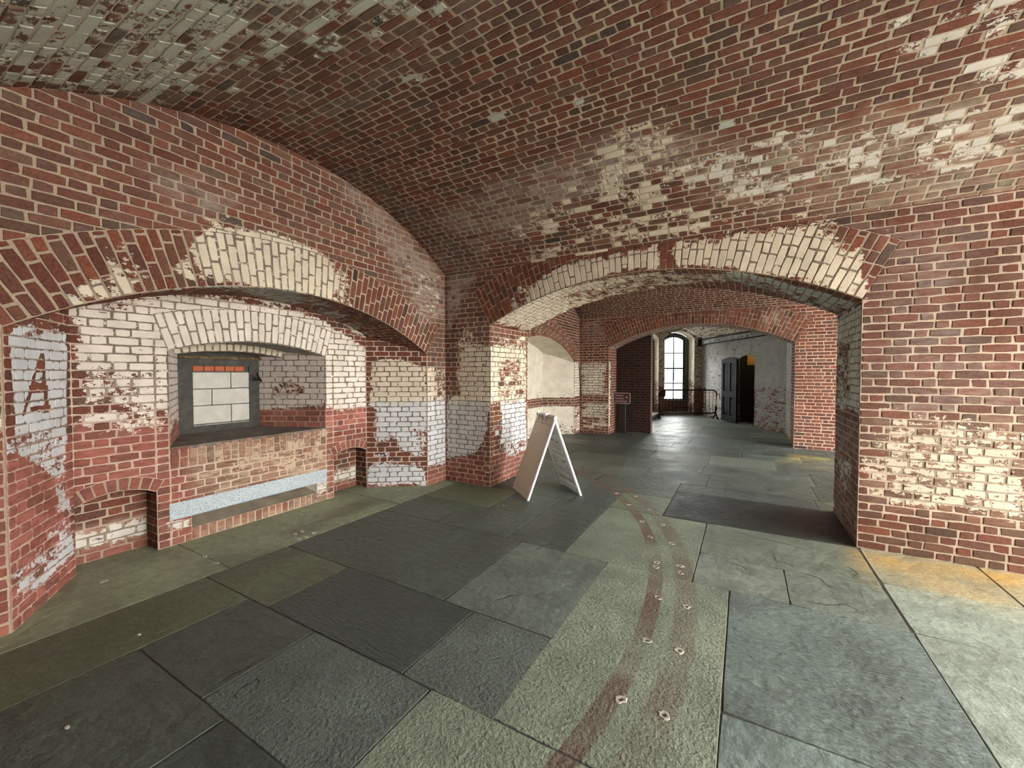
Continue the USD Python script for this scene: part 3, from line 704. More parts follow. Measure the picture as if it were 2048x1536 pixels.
        prim = raw(mort_name, xyz, mf, mmat or M_MORTAR, parent, {'tint': t, 'paint': pa if thick else pa * 0.42, 'paintcol': pcol, 'wash': wa * 0.5, 'washcol': wc})

    if not blocks:
        return
    # bricks
    allv = np.vstack([b[0].reshape(-1, 3) for b in blocks])
    vid = np.concatenate([np.repeat(b[2], b[0].shape[1]) for b in blocks])
    xyz, pa, pcol, wa, wc = solve(allv, vid, False)
    off = rng.normal(0, pvar, M)
    wm = rng.uniform(0.35, 1.45, M)
    pa = np.where(pa > 0.03, pa + off[vid] * (1.35 - np.clip(pa, 0, 1)), pa)
    wa = wa * wm[vid]
    tn = tt[vid]
    px, ok = pix(xyz)
    score, where, at = [], [], 0
    for bi, (uvh, f, ids) in enumerate(blocks):
        m, nv = uvh.shape[:2]
        p = px[at:at + m * nv].reshape(m, nv, 2)
        o = ok[at:at + m * nv].reshape(m, nv).all(1)
        lo, hi = p.min(1), p.max(1)
        vis = o & (hi[:, 0] > 5) & (lo[:, 0] < 2043) & (hi[:, 1] > 5) & (lo[:, 1] < 1531)
        ext = np.minimum(hi, [2048, 1536]) - np.maximum(lo, 0)
        score.append(np.where(vis & ((hi - lo).max(1) >= 10), ext[:, 0] * ext[:, 1], 0))
        where += [(bi, j, at + j * nv, nv) for j in range(m)]
        at += m * nv
    score = np.concatenate(score)
    order = np.argsort(-score, kind='stable')
    keep = set(int(i) for i in order[:limit] if score[i] > 0)
    bm = mat_ or M_BRICK

    def pvs(s):
        return {'tint': tn[s], 'paint': pa[s], 'paintcol': pcol[s], 'wash': wa[s], 'washcol': wc[s]}
    for i in sorted(keep):
        bi, j, a, nv = where[i]
        s = slice(a, a + nv)
        raw(name, xyz[s], blocks[bi][1], bm if mats is None else mats[blocks[bi][2][j]], parent, pvs(s))
    sv, sf, n = [], [], 0
    for i, (bi, j, a, nv) in enumerate(where):
        if i not in keep:
            sv.append(np.arange(a, a + nv))
            sf.append(blocks[bi][1] + n)
            n += nv
    if sv:
        s = np.concatenate(sv)
        tag(raw(stuff or name + '_field', xyz[s], np.vstack(sf), bm, parent, pvs(s)), kind='stuff')

# ---------------------------------------------------------------- dimensions (metres; the eye is above the origin, +y leads through the arches, -x to the outer wall)
XA, XR = -3.9, -4.59                            # outer wall face, back of its recess
VH, VRISE = 2.3, 0.74
VR = (VH ** 2 + VRISE ** 2) / (2 * VRISE)
VZ = 3.79 - VR                                  # vaults: centre height, springing at 3.05
AH, ASPR, ARISE = 1.893, 1.875, 0.535
AR = (AH ** 2 + ARISE ** 2) / (2 * ARISE)
AZ = ASPR + ARISE - AR
AMX = math.asin(AH / AR)
BH, BSPR, BRISE, BX = 2.005, 2.27, 0.495, -1.095
BR = (BH ** 2 + BRISE ** 2) / (2 * BRISE)
BZ = BSPR + BRISE - BR
BMX = math.asin(BH / BR)
VMX = math.asin(VH / VR)
SPRING = 3.05


def arc(cx, cz, R, a0, a1, n=40):
    t = np.linspace(a0, a1, n)
    return np.c_[cx + R * np.sin(t), cz + R * np.cos(t)]


def arch_hole(cx, cz, R, amx, z0=-1.0, ring=0.0):
    """Opening with its ring of voussoirs, as a polygon (horizontal, height)."""
    e = arc(cx, cz, R + ring, -amx, amx)
    i0, i1 = arc(cx, cz, R, -amx, amx, 2)
    return Polygon([*e, i1, (i1[0], z0), (i0[0], z0), i0])


def vault_section(yc, grow=0.0, n=50):
    a = arc(yc, VZ, VR + grow, -VMX, VMX, n)
    return Polygon([*a, (yc + VH, -1), (yc - VH, -1)])


def barrel_shell(name, surf, u0, u1, v0, v1, mat_, parent, n=40):
    u, v = np.meshgrid([u0, u1], np.linspace(v0, v1, n), indexing='ij')
    xyz = surf(u.ravel(), v.ravel(), np.zeros(u.size))
    f = [(i, i + 1, n + i + 1, n + i) for i in range(n - 1)]
    return raw(name, xyz, np.array(f), mat_, parent)


def slab_poly(poly, axis, a, b):
    """Extrudes a polygon of (horizontal, height) along x or y between a and b."""
    gs = getattr(poly, 'geoms', [poly])
    m = cat(*[trimesh.creation.extrude_polygon(g, b - a, engine='earcut') for g in gs])
    v = m.vertices.copy()
    m.vertices = np.c_[v[:, 2] + a, v[:, 0], v[:, 1]] if axis == 'x' else np.c_[v[:, 0], v[:, 2] + a, v[:, 1]]
    return m


PAINT['recess2'] = [('p', 'C2', 0.97, 0.01, [(0, -1), (20, -1), (20, 4), (0, 4)]), ('p', 'C2', 0.80, 0.06, [(0, -1), (20, -1), (20, 0.7), (0, 0.7)]), ('p', 'C2', 0.55, 0.08, [(0, -1), (20, -1), (20, 0.25), (0, 0.25)]),
                    ('p', 'C2', 0.72, 0.05, [(0, 0.95), (20, 0.95), (20, 1.15), (0, 1.15)]), ('p', 'C2', 0.0, 0.008, [(0, 0.74), (20, 0.74), (20, 0.96), (0, 0.96)])]
PAINT['niche'] = [('p', 'W', 0.72, 0.03, [(-0.3, 0.12), (0.3, 0.12), (0.3, 0.29), (-0.3, 0.27)]), ('w', 'T', 0.35, 0.03, [(-0.3, 0.1), (0.3, 0.1), (0.3, 0.32), (-0.3, 0.3)]), ('w', 'P', 0.7, 0.04, [(-0.3, -0.1), (0.3, -0.1), (0.3, 0.1), (-0.3, 0.1)])]
PAINT['splayL'] = [('p', 'C3', 0.95, 0.03, [(-6, 1.2), (-4, 1.2), (-4, 2), (-6, 2)]), ('p', 'C3', 0.6, 0.03, [(-6, 1.08), (-4, 1.08), (-4, 1.22), (-6, 1.22)]), ('w', 'P', 0.7, 0.03, [(-6, 0.8), (-4, 0.8), (-4, 1.2), (-6, 1.2)])]
Z = (0, 0, 1)

# ---------------------------------------------------------------- vaults
ceil = thing('ceiling', 'red brick barrel vault with patches of old limewash over the nearest bay', 'ceiling', kind='structure')
s_v1 = Barrel((0, 2.5, VZ), (1, 0, 0), (0, 1, 0), VR)
VA = VR * VMX
lay(ceil, 'brick', s_v1, english(-3.9, 3.3, -VA, VA, np.random.default_rng(11)), sbox(-3.9, -VA, 3.3, VA), 'vault', seed=12, high=0.004, jit=0.003, wob=0.008, pvar=0.28, tone=0.88, mdark=(0.60, 0.55, 0.45), washdef=0.06, mortar=(0.48, 0.39, 0.29))
barrel_shell('plain_vault', s_v1, 3.3, 4.8, -VA, VA, M_PLAINBRICK, ceil)
ceil2 = thing('ceiling', 'bare red brick barrel vault over the second bay beyond the arch', 'ceiling', kind='structure')
s_v2 = Barrel((0, 8.21, VZ), (1, 0, 0), (0, 1, 0), VR)
VA2 = VR * math.asin(2.29 / VR)
lay(ceil2, 'brick', s_v2, english(-3.9, 1.9, -VA2, VA2, np.random.default_rng(13)), sbox(-3.9, -VA2, 1.9, VA2), seed=14, nxs=1, corner=0.003, tone=0.72, high=0.003, joint=0.0085, mortar=(0.46, 0.35, 0.26), washdef=0.06, washcol='E')
barrel_shell('plain_vault', s_v2, 1.9, 4.8, -VA2, VA2, M_PLAINBRICK, ceil2)


# ---------------------------------------------------------------- outer wall of a bay: face, ring of voussoirs
def outer_wall(t, yc, paint, seed, y0, y1, near):
    s = Plane((XA, 0, 0), (0, 1, 0), Z, (1, 0, 0))
    reg = vault_section(yc).intersection(sbox(y0, 0, y1, 5)).difference(arch_hole(yc, AZ, AR, AMX, ring=0.45))
    k = dict(nxs=3 if near else 1)
    lay(t, 'brick', s, flemish(y0, y1, 0, 3.85, np.random.default_rng(seed), breaks=[y0, yc - AH, yc + AH, y1], vb=ASPR), reg, paint, seed=seed, washdef=0.08 if near else 0.0, tone=1.0 if near else 0.8, **k)
    Rm = AR + 0.22
    n = round(2 * AMX * Rm / 0.0745)
    cells = soldiers(-AMX * Rm, AMX * Rm, [[AR, AR + 0.205, AR + 0.41, AR + 0.45], [AR, AR + 0.10, AR + 0.305, AR + 0.45], [AR, AR + 0.15, AR + 0.35, AR + 0.45]], np.random.default_rng(seed), 0.0745)
    s2 = Ring((XA, yc, AZ), (0, 1, 0), (1, 0, 0), Rm)
    lay(t, 'voussoir', s2, cells, None, paint, pc=lambda u, v: (yc + v * np.sin(u / Rm), AZ + v * np.cos(u / Rm)), seed=seed + 1, joint=0.0105, mort_name='ring_mortar', **k)
    return s


wl = thing('wall_left', 'end wall of brick with a wide whitewashed segmental arch around a blocked embrasure', 'wall', kind='structure')
outer_wall(wl, 2.5, 'wallA', 21, 0.2, 4.8, True)
wl2 = thing('wall_left_far', 'end wall of the second bay, red brick arch over a cream plastered recess', 'wall', kind='structure')
outer_wall(wl2, 8.21, 'wallA2', 25, 5.92, 10.5, False)


# ---------------------------------------------------------------- recess of a bay: soffit, splayed jambs
def zarc(y, yc):
    return AZ + np.sqrt(np.maximum(AR ** 2 - (y - yc) ** 2, 0))


def recess_shell(t, yc, y0, y1, pn, seed, thick=False, near=True):
    kw = dict(thick=thick, nxs=3 if near else 1)
    if thick:
        kw.update(default=0.97, defcol='C2', high=0.003, wob=0.006, pvar=0.04)
    sb = Barrel((0, yc, AZ), (1, 0, 0), (0, 1, 0), AR)
    a0, a1 = AR * math.asin((y0 - yc) / AR), AR * math.asin((y1 - yc) / AR)
    reg = Polygon([(XA, -AR * AMX), (XA, AR * AMX), (XR, a1), (XR, a0)])
    lay(t, 'soffit_brick', sb, flemish(XR, XA, -AR * AMX, AR * AMX, np.random.default_rng(seed), ch=0.0725), reg, 'soffA' if near else None, seed=seed, mort_name='soffit_mortar', limit=200, **kw)
    for side, ya, yb, nm in ((1, yc - AH, y0, 'jambAL'), (-1, yc + AH, y1, 'jambAR')):
        dx, dy = XR - XA, yb - ya
        Lh = math.hypot(dx, dy)
        s = Plane((XA, ya, 0), (dx / Lh, dy / Lh, 0), Z, (side * dy / Lh if side > 0 else -dy / Lh, side * -dx / Lh, 0))
        q = np.linspace(0, Lh, 14)
        reg = Polygon([(0, 0), (Lh, 0), *[(u, float(zarc(ya + dy * u / Lh, yc))) for u in q[::-1]]])
        fine = near and nm == 'jambAL'
        lay(t, 'jamb_brick', s, flemish(0, Lh, 0, 2.3, np.random.default_rng(seed + side)), reg, nm if near else 'recess2', pc=(lambda u, v: (XA + u * dx / Lh, v)) if near else (lambda u, v: (u + 8, v)),
            seed=seed + 3 + side, mort_name='jamb_mortar', limit=150, **{**kw, 'nxs': 10 if fine else kw['nxs'], 'ny': 3 if fine else 1, 'mortar': (0.60, 0.46, 0.37) if near else (0.42, 0.325, 0.235), 'default': 0.0 if (near or thick) else kw.get('default', 0)})


# near recess with the blocked embrasure
wr = thing('wall_recess', 'whitewashed brick back of the arched recess around the blocked embrasure', 'wall', kind='structure')
Y0, Y1 = 1.05, 3.915
recess_shell(wr, 2.505, Y0, Y1, 'recess', 31)
EY, EH, ESPR, ERISE, EZ0 = 2.479, 0.806, 1.81, 0.125, 0.915
ER = (EH ** 2 + ERISE ** 2) / (2 * ERISE)
EZ = ESPR + ERISE - ER
EMX = math.asin(EH / ER)
NH, NSPR, NRISE = 0.2625, 0.53, 0.07
NR = (NH ** 2 + NRISE ** 2) / (2 * NRISE)
NZ = NSPR + NRISE - NR
NMX = math.asin(NH / NR)
NICHES = ((1.05 + NH, 1), (3.915 - NH, 2))
s_r = Plane((XR, 0, 0), (0, 1, 0), Z, (1, 0, 0))
reg = Polygon([(Y0, 0), (Y1, 0), *[(y, float(zarc(y, 2.505))) for y in np.linspace(Y1, Y0, 40)]])
reg = reg.difference(arch_hole(EY, EZ, ER, EMX, EZ0 - 0.205, 0.335)).difference(sbox(1.66, 0.235, 3.285, 0.395)).difference(sbox(1.83, -1, 3.15, 0.236))
for c, _ in NICHES:
    reg = reg.difference(arch_hole(c, NZ, NR, NMX, ring=0.112))
lay(wr, 'brick', s_r, flemish(Y0, Y1, 0, 2.45, np.random.default_rng(33), breaks=[Y0, 1.575, 1.673, 3.285, 3.39, Y1], vb=1.8), reg, 'recess', seed=34, mortar=(0.56, 0.43, 0.34))
Rm = ER + 0.17
cells = soldiers(-EMX * Rm, EMX * Rm, [[ER, ER + 0.205, ER + 0.335], [ER, ER + 0.13, ER + 0.335]], None, 0.0735)
lay(wr, 'voussoir', Ring((XR, EY, EZ), (0, 1, 0), (1, 0, 0), Rm), cells, None, 'recess', pc=lambda u, v: (EY + v * np.sin(u / Rm), EZ + v * np.cos(u / Rm)), seed=36, mort_name='ring_mortar')
lay(wr, 'soldier_brick', s_r, np.vstack([soldiers(1.673, 3.285, [[0.71, 0.915], [0.71, 0.81, 0.915]], None, 0.0735), soldiers(1.83, 3.15, [[0.0, 0.12]], None, 0.074)]), None, 'recess', seed=37, mort_name='soldier_mortar', pvar=0.2)
for c, k in NICHES:
    Rn = NR + 0.056
    lay(wr, 'niche_voussoir', Ring((XR, c, NZ), (0, 1, 0), (1, 0, 0), Rn), soldiers(-NMX * Rn, NMX * Rn, [[NR, NR + 0.112]], None, 0.073), None, 'recess', pc=lambda u, v, c=c: (c + v * np.sin(u / Rn), NZ + v * np.cos(u / Rn)), seed=40 + k, mort_name='niche_mortar', tone=1.1)
    lay(wr, 'niche_brick', Plane((XR - 0.22, 0, 0), (0, 1, 0), Z, (1, 0, 0)), flemish(c - NH, c + NH, 0, 0.6, np.random.default_rng(42 + k)), arch_hole(c, NZ, NR, NMX, 0.0), 'niche', pc=lambda u, v, c=c: (u - c, v), seed=44 + k, mort_name='niche_mortar')
    for sd in (-1, 1):
        lay(wr, 'niche_brick', Plane((XR, c + sd * NH, 0), (-1, 0, 0), Z, (0, -sd, 0)), flemish(0, 0.22, 0, 0.55, np.random.default_rng(46 + k)), sbox(0, 0, 0.22, NSPR), None, seed=48 + k + sd, mort_name='niche_mortar', tone=0.8)
    barrel_shell('niche_soffit', Barrel((0, c, NZ), (1, 0, 0), (0, 1, 0), NR), XR - 0.22, XR, -NR * NMX, NR * NMX, M_CEMENT, wr, 12)
obj('granite_lintel', bx(XR - 0.3, XR + 0.008, 1.66, 3.285, 0.237, 0.394, 0.004), M_GRANITE, wr)
# slot under the lintel: cement ramp, end walls
rp = np.array([(XR, 1.83, 0.122), (XR, 3.15, 0.122), (XR - 0.45, 3.0, 0.30), (XR - 0.45, 1.98, 0.30)])
raw('slot_ramp', rp, np.array([(0, 1, 2, 3)]), M_RAMP, wr)
for ya, yb, sd in ((1.83, 1.98, 1), (3.15, 3.0, -1)):
    raw('slot_side', np.array([(XR, ya, 0.0), (XR - 0.45, yb, 0.0), (XR - 0.45, yb, 0.31), (XR, ya, 0.24)]), np.array([(0, 1, 2, 3)]), M_PLASTER if sd < 0 else M_SILL, wr)
# embrasure: splayed cheeks, front soffit, inner ring, rear soffit
XE1, XE2 = -5.1, -5.4
for sd, nm in ((-1, 'splayR'), (1, 'splayL')):
    ya = EY - sd * EH
    yb = EY - sd * 0.424
    dx, dy = XE2 - XR, yb - ya
    Lh = math.hypot(dx, dy)
    s = Plane((XR, ya, 0), (dx / Lh, dy / Lh, 0), Z, (sd * dy / Lh, -sd * dx / Lh, 0))
    reg = sbox(0, EZ0 - 0.01, Lh, 1.88)
    lay(wr, 'cheek_brick', s, flemish(0, Lh, 0.0706 * 12, 1.95, np.random.default_rng(50 + sd)), reg, nm, pc=lambda u, v, dx=dx, Lh=Lh: (XR + u * dx / Lh, v), seed=52 + sd, high=0.003, joint=0.008, mort_name='cheek_mortar')
u1 = ER * math.asin((EH - 0.24) / ER)
se = Barrel((0, EY, EZ), (1, 0, 0), (0, 1, 0), ER)
lay(wr, 'soffit_brick', se, flemish(XE1, XR, -ER * EMX, ER * EMX, np.random.default_rng(55), ch=0.0735), Polygon([(XR, -ER * EMX), (XR, ER * EMX), (XE1, u1 + 0.01), (XE1, -u1 - 0.01)]), None, seed=56, default=0.8, defcol='G', mort_name='soffit_mortar', limit=80)
H2 = 0.566
R2 = (H2 ** 2 + 0.055 ** 2) / (2 * 0.055)
Z2 = 1.795 + 0.055 - R2
A2 = math.asin(H2 / R2)
lay(wr, 'inner_voussoir', Ring((XE1, EY, Z2), (0, 1, 0), (1, 0, 0), R2 + 0.05), soldiers(-A2 * (R2 + 0.05), A2 * (R2 + 0.05), [[R2, R2 + 0.105]], None, 0.0735), None, None, seed=58, default=0.93, defcol='C', mort_name='ring_mortar')
barrel_shell('inner_soffit', Barrel((0, EY, Z2), (1, 0, 0), (0, 1, 0), R2), XE2, XE1, -R2 * A2, R2 * A2, M_SILL, wr, 16)
obj('sill', cat(trimesh.Trimesh(np.array([(XR + 0.004, EY - EH, EZ0), (XR + 0.004, EY + EH, EZ0), (XE2, EY + 0.45, EZ0 + 0.012), (XE2, EY - 0.45, EZ0 + 0.012), (XR + 0.004, EY - EH, EZ0 - 0.03), (XR + 0.004, EY + EH, EZ0 - 0.03), (XE2, EY + 0.45, EZ0 - 0.05), (XE2, EY - 0.45, EZ0 - 0.05)]),
    [(0, 1, 2), (0, 2, 3), (4, 5, 1), (4, 1, 0)], process=False)), M_SILL, wr, smooth=False)
# blocked window: render surround, red header bricks, white concrete blocks
bw = thing('blocked_window', 'embrasure window blocked with white concrete blocks under a row of orange bricks in grey cement', 'blocked window', kind='structure')
fr = sbox(EY - 0.46, EZ0 - 0.02, EY + 0.46, 1.90).difference(sbox(2.19, 1.0, 2.79, 1.69))
obj('cement_surround', slab_poly(fr, 'x', XE2 - 0.05, XE2 + 0.015), M_CEMENT, bw, smooth=False)
obj('mortar_bed', bx(XE2 - 0.06, XE2 - 0.006, 2.15, 2.83, 0.97, 1.72), M_CEMENT, bw, smooth=False)
obj('rusted_lintel', bx(XE2 - 0.05, XE2 + 0.05, 2.05, 2.92, 1.765, 1.80, 0.004), plain('rusty_lintel', (0.22, 0.15, 0.075), 0.9, var=0.9, scale=14), bw)
M_BLOCK = plain('painted_block', (0.60, 0.585, 0.52), 0.9, var=0.18, scale=11, bump=0.6, bscale=60)
M_ORANGE = plain('orange_brick', (0.50, 0.13, 0.055), 0.85, var=0.2, scale=20, bump=0.5, bscale=70)
for i in range(5):
    y = 2.198 + i * 0.109
    obj('brick', bx(XE2 - 0.04, XE2 + 0.006, y, y + 0.101, 1.625, 1.685, 0.004), M_ORANGE, bw)
for z0, z1, cuts in ((1.425, 1.612, (2.183, 2.584, 2.795)), (1.232, 1.417, (2.183, 2.380, 2.795)), (1.02, 1.224, (2.183, 2.584, 2.795))):
    for a, b in zip(cuts[:-1], cuts[1:]):
        obj('block', bx(XE2 - 0.04, XE2 + 0.008, a + 0.004, b - 0.004, z0, z1, 0.004), M_BLOCK, bw)
obj('bottom_render', bx(XE2 - 0.04, XE2 + 0.012, 2.13, 2.86, 0.925, 1.012, 0.006), plain('pale_render', (0.42, 0.42, 0.39), 0.9, var=0.6, scale=12, bump=0.6, bscale=40), bw)

# far recess, thick cream limewash
wr2 = thing('wall_recess_far', 'cream limewashed back of the recess in the second bay with a bare red band', 'wall', kind='structure')
c2 = 8.215
recess_shell(wr2, c2, c2 - 1.455, c2 + 1.41, 'recess2', 61, thick=True, near=False)
reg = Polygon([(c2 - 1.455, 0), (c2 + 1.41, 0), *[(y, float(zarc(y, c2))) for y in np.linspace(c2 + 1.41, c2 - 1.455, 40)]])
lay(wr2, 'brick', s_r, flemish(c2 - 1.5, c2 + 1.45, 0, 2.45, np.random.default_rng(63)), reg, 'recess2', seed=64, thick=True, high=0.003, nxs=1, pvar=0.06)


# ---------------------------------------------------------------- cross walls with the great arches
def cross_wall(t, y, depth, paint, jl, jr, so, seed, x1, near):
    s = Plane((0, y, 0), (1, 0, 0), Z, (0, -1, 0))
    reg = sbox(XA, 0, x1, SPRING).difference(arch_hole(BX, BZ, BR, BMX, ring=0.56))
    k = dict(nxs=3 if near else 1)
    lay(t, 'brick', s, flemish(XA, x1, 0, SPRING, np.random.default_rng(seed), breaks=[XA, BX - BH, BX + BH], vb=BSPR), reg, paint, seed=seed, tone=0.80 if near else 1.05, washdef=0.10 if near else 0.03, mortar=(0.50, 0.395, 0.295) if near else (0.56, 0.40, 0.30), **k)  # near wall brick toned down to stand in for weaker light on it
    Rm = BR + 0.28
    cells = soldiers(-BMX * Rm, BMX * Rm, [[BR, BR + 0.105, BR + 0.31, BR + 0.415, BR + 0.56], [BR, BR + 0.205, BR + 0.31, BR + 0.56 - 0.05, BR + 0.56], [BR, BR + 0.205, BR + 0.41, BR + 0.56]], None, 0.0755)
    th = np.linspace(-BMX, BMX, 60)
    reg = Polygon([*[(a * Rm, min(BR + 0.56, (SPRING - BZ) / math.cos(a))) for a in th], *[(a * Rm, BR) for a in th[::-1]]]).buffer(1e-4)
    lay(t, 'voussoir', Ring((BX, y, BZ), (1, 0, 0), (0, -1, 0), Rm), cells, reg, paint, pc=lambda u, v: (BX + v * np.sin(u / Rm), BZ + v * np.cos(u / Rm)), seed=seed + 1, mort_name='ring_mortar', tone=1.0 if near else 1.12, **k)
    for sd, nm in ((1, jl), (-1, jr)):
        s = Plane((BX - sd * BH, 0, 0), (0, 1, 0), Z, (sd, 0, 0))
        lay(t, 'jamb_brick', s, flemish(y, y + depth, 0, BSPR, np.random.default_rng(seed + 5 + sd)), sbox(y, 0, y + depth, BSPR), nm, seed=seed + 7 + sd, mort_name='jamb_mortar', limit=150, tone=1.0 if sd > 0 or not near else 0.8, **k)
    sb = Barrel((BX, 0, BZ), (0, 1, 0), (1, 0, 0), BR)
    lay(t, 'soffit_brick', sb, flemish(y, y + depth, -BR * BMX, BR * BMX, np.random.default_rng(seed + 11), ch=0.0748), sbox(y, -BR * BMX, y + depth, BR * BMX), so, seed=seed + 12, mort_name='soffit_mortar', **k, **({} if near else dict(washdef=0.5, washcol='E')))
    core = Polygon([(XA, -0.05), (4.8, -0.05), (4.8, 3.9), (XA, 3.9)]).difference(arch_hole(BX, BZ, BR + 0.03, BMX * 1.006, ring=0))
    obj('core', slab_poly(core, 'y', y + 0.03, y + depth - 0.005), M_PLAINBRICK, t, smooth=False)


wb = thing('wall_back', 'brick cross wall with a great whitewashed arch and flaking painted pier', 'wall', kind='structure')
cross_wall(wb, 4.8, 1.12, 'wallB', 'jambBL', 'jambBR', 'soffB', 71, 3.2, True)
obj('plain_wall', bx(3.2, 4.8, 4.795, 4.83, 0, SPRING + 0.6), M_PLAINBRICK, wb, smooth=False)
PAINT['jambB2L'] = [('p', 'C2', 0.85, 0.02, [(10.4, 0.2), (10.62, 0.2), (10.62, 1.9), (10.4, 1.9)]), ('w', 'P', 0.6, 0.05, [(10.4, -0.1), (10.65, -0.1), (10.65, 1.0), (10.4, 1.0)])]
wb2 = thing('wall_back_far', 'bare orange red brick cross wall with the second arch', 'wall', kind='structure')
cross_wall(wb2, 10.5, 0.72, 'wallB2', 'jambB2L', None, None, 91, 2.2, False)
obj('plain_wall', bx(2.2, 4.8, 10.495, 10.53, 0, SPRING + 0.6), M_PLAINBRICK, wb2, smooth=False)
# the arch the camera stands in
wf = thing('wall_front', 'brick cross wall with the arch of the nearest pier', 'wall', kind='structure')
lay(wf, 'soffit_brick', Barrel((BX, 0, BZ), (0, 1, 0), (1, 0, 0), BR), flemish(-0.92, 0.2, -BR * BMX, BR * BMX, np.random.default_rng(121), ch=0.0748), sbox(-0.92, -BR * BMX, 0.2, BR * BMX), None, seed=122, mort_name='soffit_mortar', limit=0, nxs=1)
for sd in (1, -1):
    lay(wf, 'jamb_brick', Plane((BX - sd * BH, 0, 0), (0, 1, 0), Z, (sd, 0, 0)), flemish(-0.92, 0.2, 0, BSPR, np.random.default_rng(123)), sbox(-0.92, 0, 0.2, BSPR), None, seed=124 + sd, mort_name='jamb_mortar', limit=0, nxs=1)
core = Polygon([(XA, -0.05), (4.8, -0.05), (4.8, 3.9), (XA, 3.9)]).difference(arch_hole(BX, BZ, BR + 0.03, BMX * 1.006, ring=0))
obj('arched_wall', slab_poly(core, 'y', -0.92, 0.195), M_PLAINBRICK, wf, smooth=False)
obj('end_wall', bx(XA - 0.2, XA, -5.6, -0.92, 0, 3.9), M_PLAINBRICK, wf, smooth=False)
obj('closing_wall', bx(XA - 0.2, 4.8, -5.8, -5.5, 0, 3.9), M_PLAINBRICK, wf, smooth=False)
barrel_shell('plain_vault', Barrel((0, -3.21, VZ), (1, 0, 0), (0, 1, 0), VR), XA, 4.8, -VA, VA, M_PLAINBRICK, wf)
# dark screen wall behind the second arch
wc = thing('wall_passage', 'dark red brick screen wall behind the left side of the second arch', 'wall', kind='structure')
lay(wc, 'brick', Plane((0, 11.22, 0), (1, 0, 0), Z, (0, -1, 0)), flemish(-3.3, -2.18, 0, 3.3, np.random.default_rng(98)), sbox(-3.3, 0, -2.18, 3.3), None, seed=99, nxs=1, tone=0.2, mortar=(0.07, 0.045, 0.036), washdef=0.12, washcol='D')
obj('core', bx(-3.6, -2.185, 11.235, 11.5, 0, 3.4), M_PLAINBRICK, wc, smooth=False)

# ---------------------------------------------------------------- the room at the end (turned about 30 degrees)
P3 = np.array([-1.47, 17.1, 0.0])
A3, M3 = np.array([0.498, -0.867, 0.0]), np.array([-0.867, -0.498, 0.0])
LD = 4.84
Z3 = 2.85 + VRISE - VR
PAINT['door3'] = [('p', 'B3', 0.72, 0.2, [(-1, 1.0), (6, 1.2), (6, 4), (-1, 4)]), ('p', 'B3', 0.95, 0.25, [(3.3, 1.2), (6, 1.2), (6, 3), (3.6, 2.6)]), ('p', 'B', 0.75, 0.3, [(0.3, 0.9), (2.7, 1.0), (2.6, 2.2), (0.5, 2.0)]),
                  ('p', 'B3', 0.62, 0.15, [(3.4, 0), (6, 0), (6, 1.2), (3.4, 1.2)]), ('p', 'W', 0.72, 0.2, [(0.2, 0), (2.7, 0), (2.7, 1.0), (0.2, 1.0)]), ('w', 'P', 0.5, 0.2, [(-1, -1), (6, -1), (6, 1.25), (-1, 1.1)]), ('w', 'K2', 0.5, 0.2, [(0, 0), (0.35, 0), (0.35, 3), (0, 3)])]
PAINT['win3'] = [('p', 'C2', 0.6, 0.2, [(-1, 1.0), (6, 1.0), (6, 4), (-1, 4)]), ('w', 'K3', 0.5, 0.2, [(-1, 1.0), (6, 1.0), (6, 4), (-1, 4)]), ('w', 'P', 0.3, 0.2, [(-1, -1), (6, -1), (6, 1.0), (-1, 1.0)])]
PAINT['rev3'] = [('p', 'C2', 0.78, 0.2, [(-1, 1.2), (6, 1.2), (6, 4), (-1, 4)]), ('p', 'C2', 0.5, 0.2, [(-1, -1), (6, -1), (6, 1.25), (-1, 1.25)]), ('w', 'P', 0.5, 0.2, [(-1, -1), (6, -1), (6, 1.25), (-1, 1.25)])]
PAINT['v3'] = [('p', 'C2', 0.55, 0.2, [(-1, -9), (9, -9), (9, 9), (-1, 9)])]
wd = thing('wall_door', 'patchy whitewashed brick wall of the end room holding the dark doorway', 'wall', kind='structure')
DO, DH = (2.62, 3.43), 2.07
DR = ((0.405) ** 2 + 0.09 ** 2) / (2 * 0.09)
DC = (DO[0] + DO[1]) / 2
dhole = arch_hole(DC, DH + 0.09 - DR, DR, math.asin(0.405 / DR))
lay(wd, 'brick', Plane(P3, A3, Z, M3), flemish(0, LD, 0, 2.9, np.random.default_rng(101)), sbox(0, 0, LD, 2.9).difference(dhole), 'door3', seed=102, nxs=1, thick=True, pvar=0.2, high=0.003)
e3 = P3 + A3 * LD
lay(wd, 'brick', Plane((e3[0], 0, 0), (0, 1, 0), Z, (-1, 0, 0)), flemish(11.2, e3[1], 0, 2.9, np.random.default_rng(103)), sbox(11.2, 0, e3[1], 2.9), 'door3', pc=lambda u, v: (u - 8.0, v), seed=104, nxs=1, thick=True, limit=0)
ww = thing('wall_window', 'window wall of the end room with two tall arched recesses', 'wall', kind='structure')
WREC = ((0.26, 1.40), (1.62, 2.76))
WH, WS = 0.57, 2.93
WR = (WH ** 2 + 0.28 ** 2) / (2 * 0.28)
WZ = WS + 0.28 - WR
WMX = math.asin(WH / WR)
reg = Polygon([(0, 0), (4.6, 0), *[(s + 2.3, z) for s, z in arc(0, Z3, VR, VMX, -VMX, 40)]])
for a, b in WREC:
    reg = reg.difference(arch_hole((a + b) / 2, WZ, WR, WMX))
lay(ww, 'brick', Plane(P3, M3, Z, A3), flemish(0, 4.6, 0, 3.65, np.random.default_rng(105)), reg, 'win3', seed=106, nxs=1, thick=True, high=0.003)
DEP = 0.55
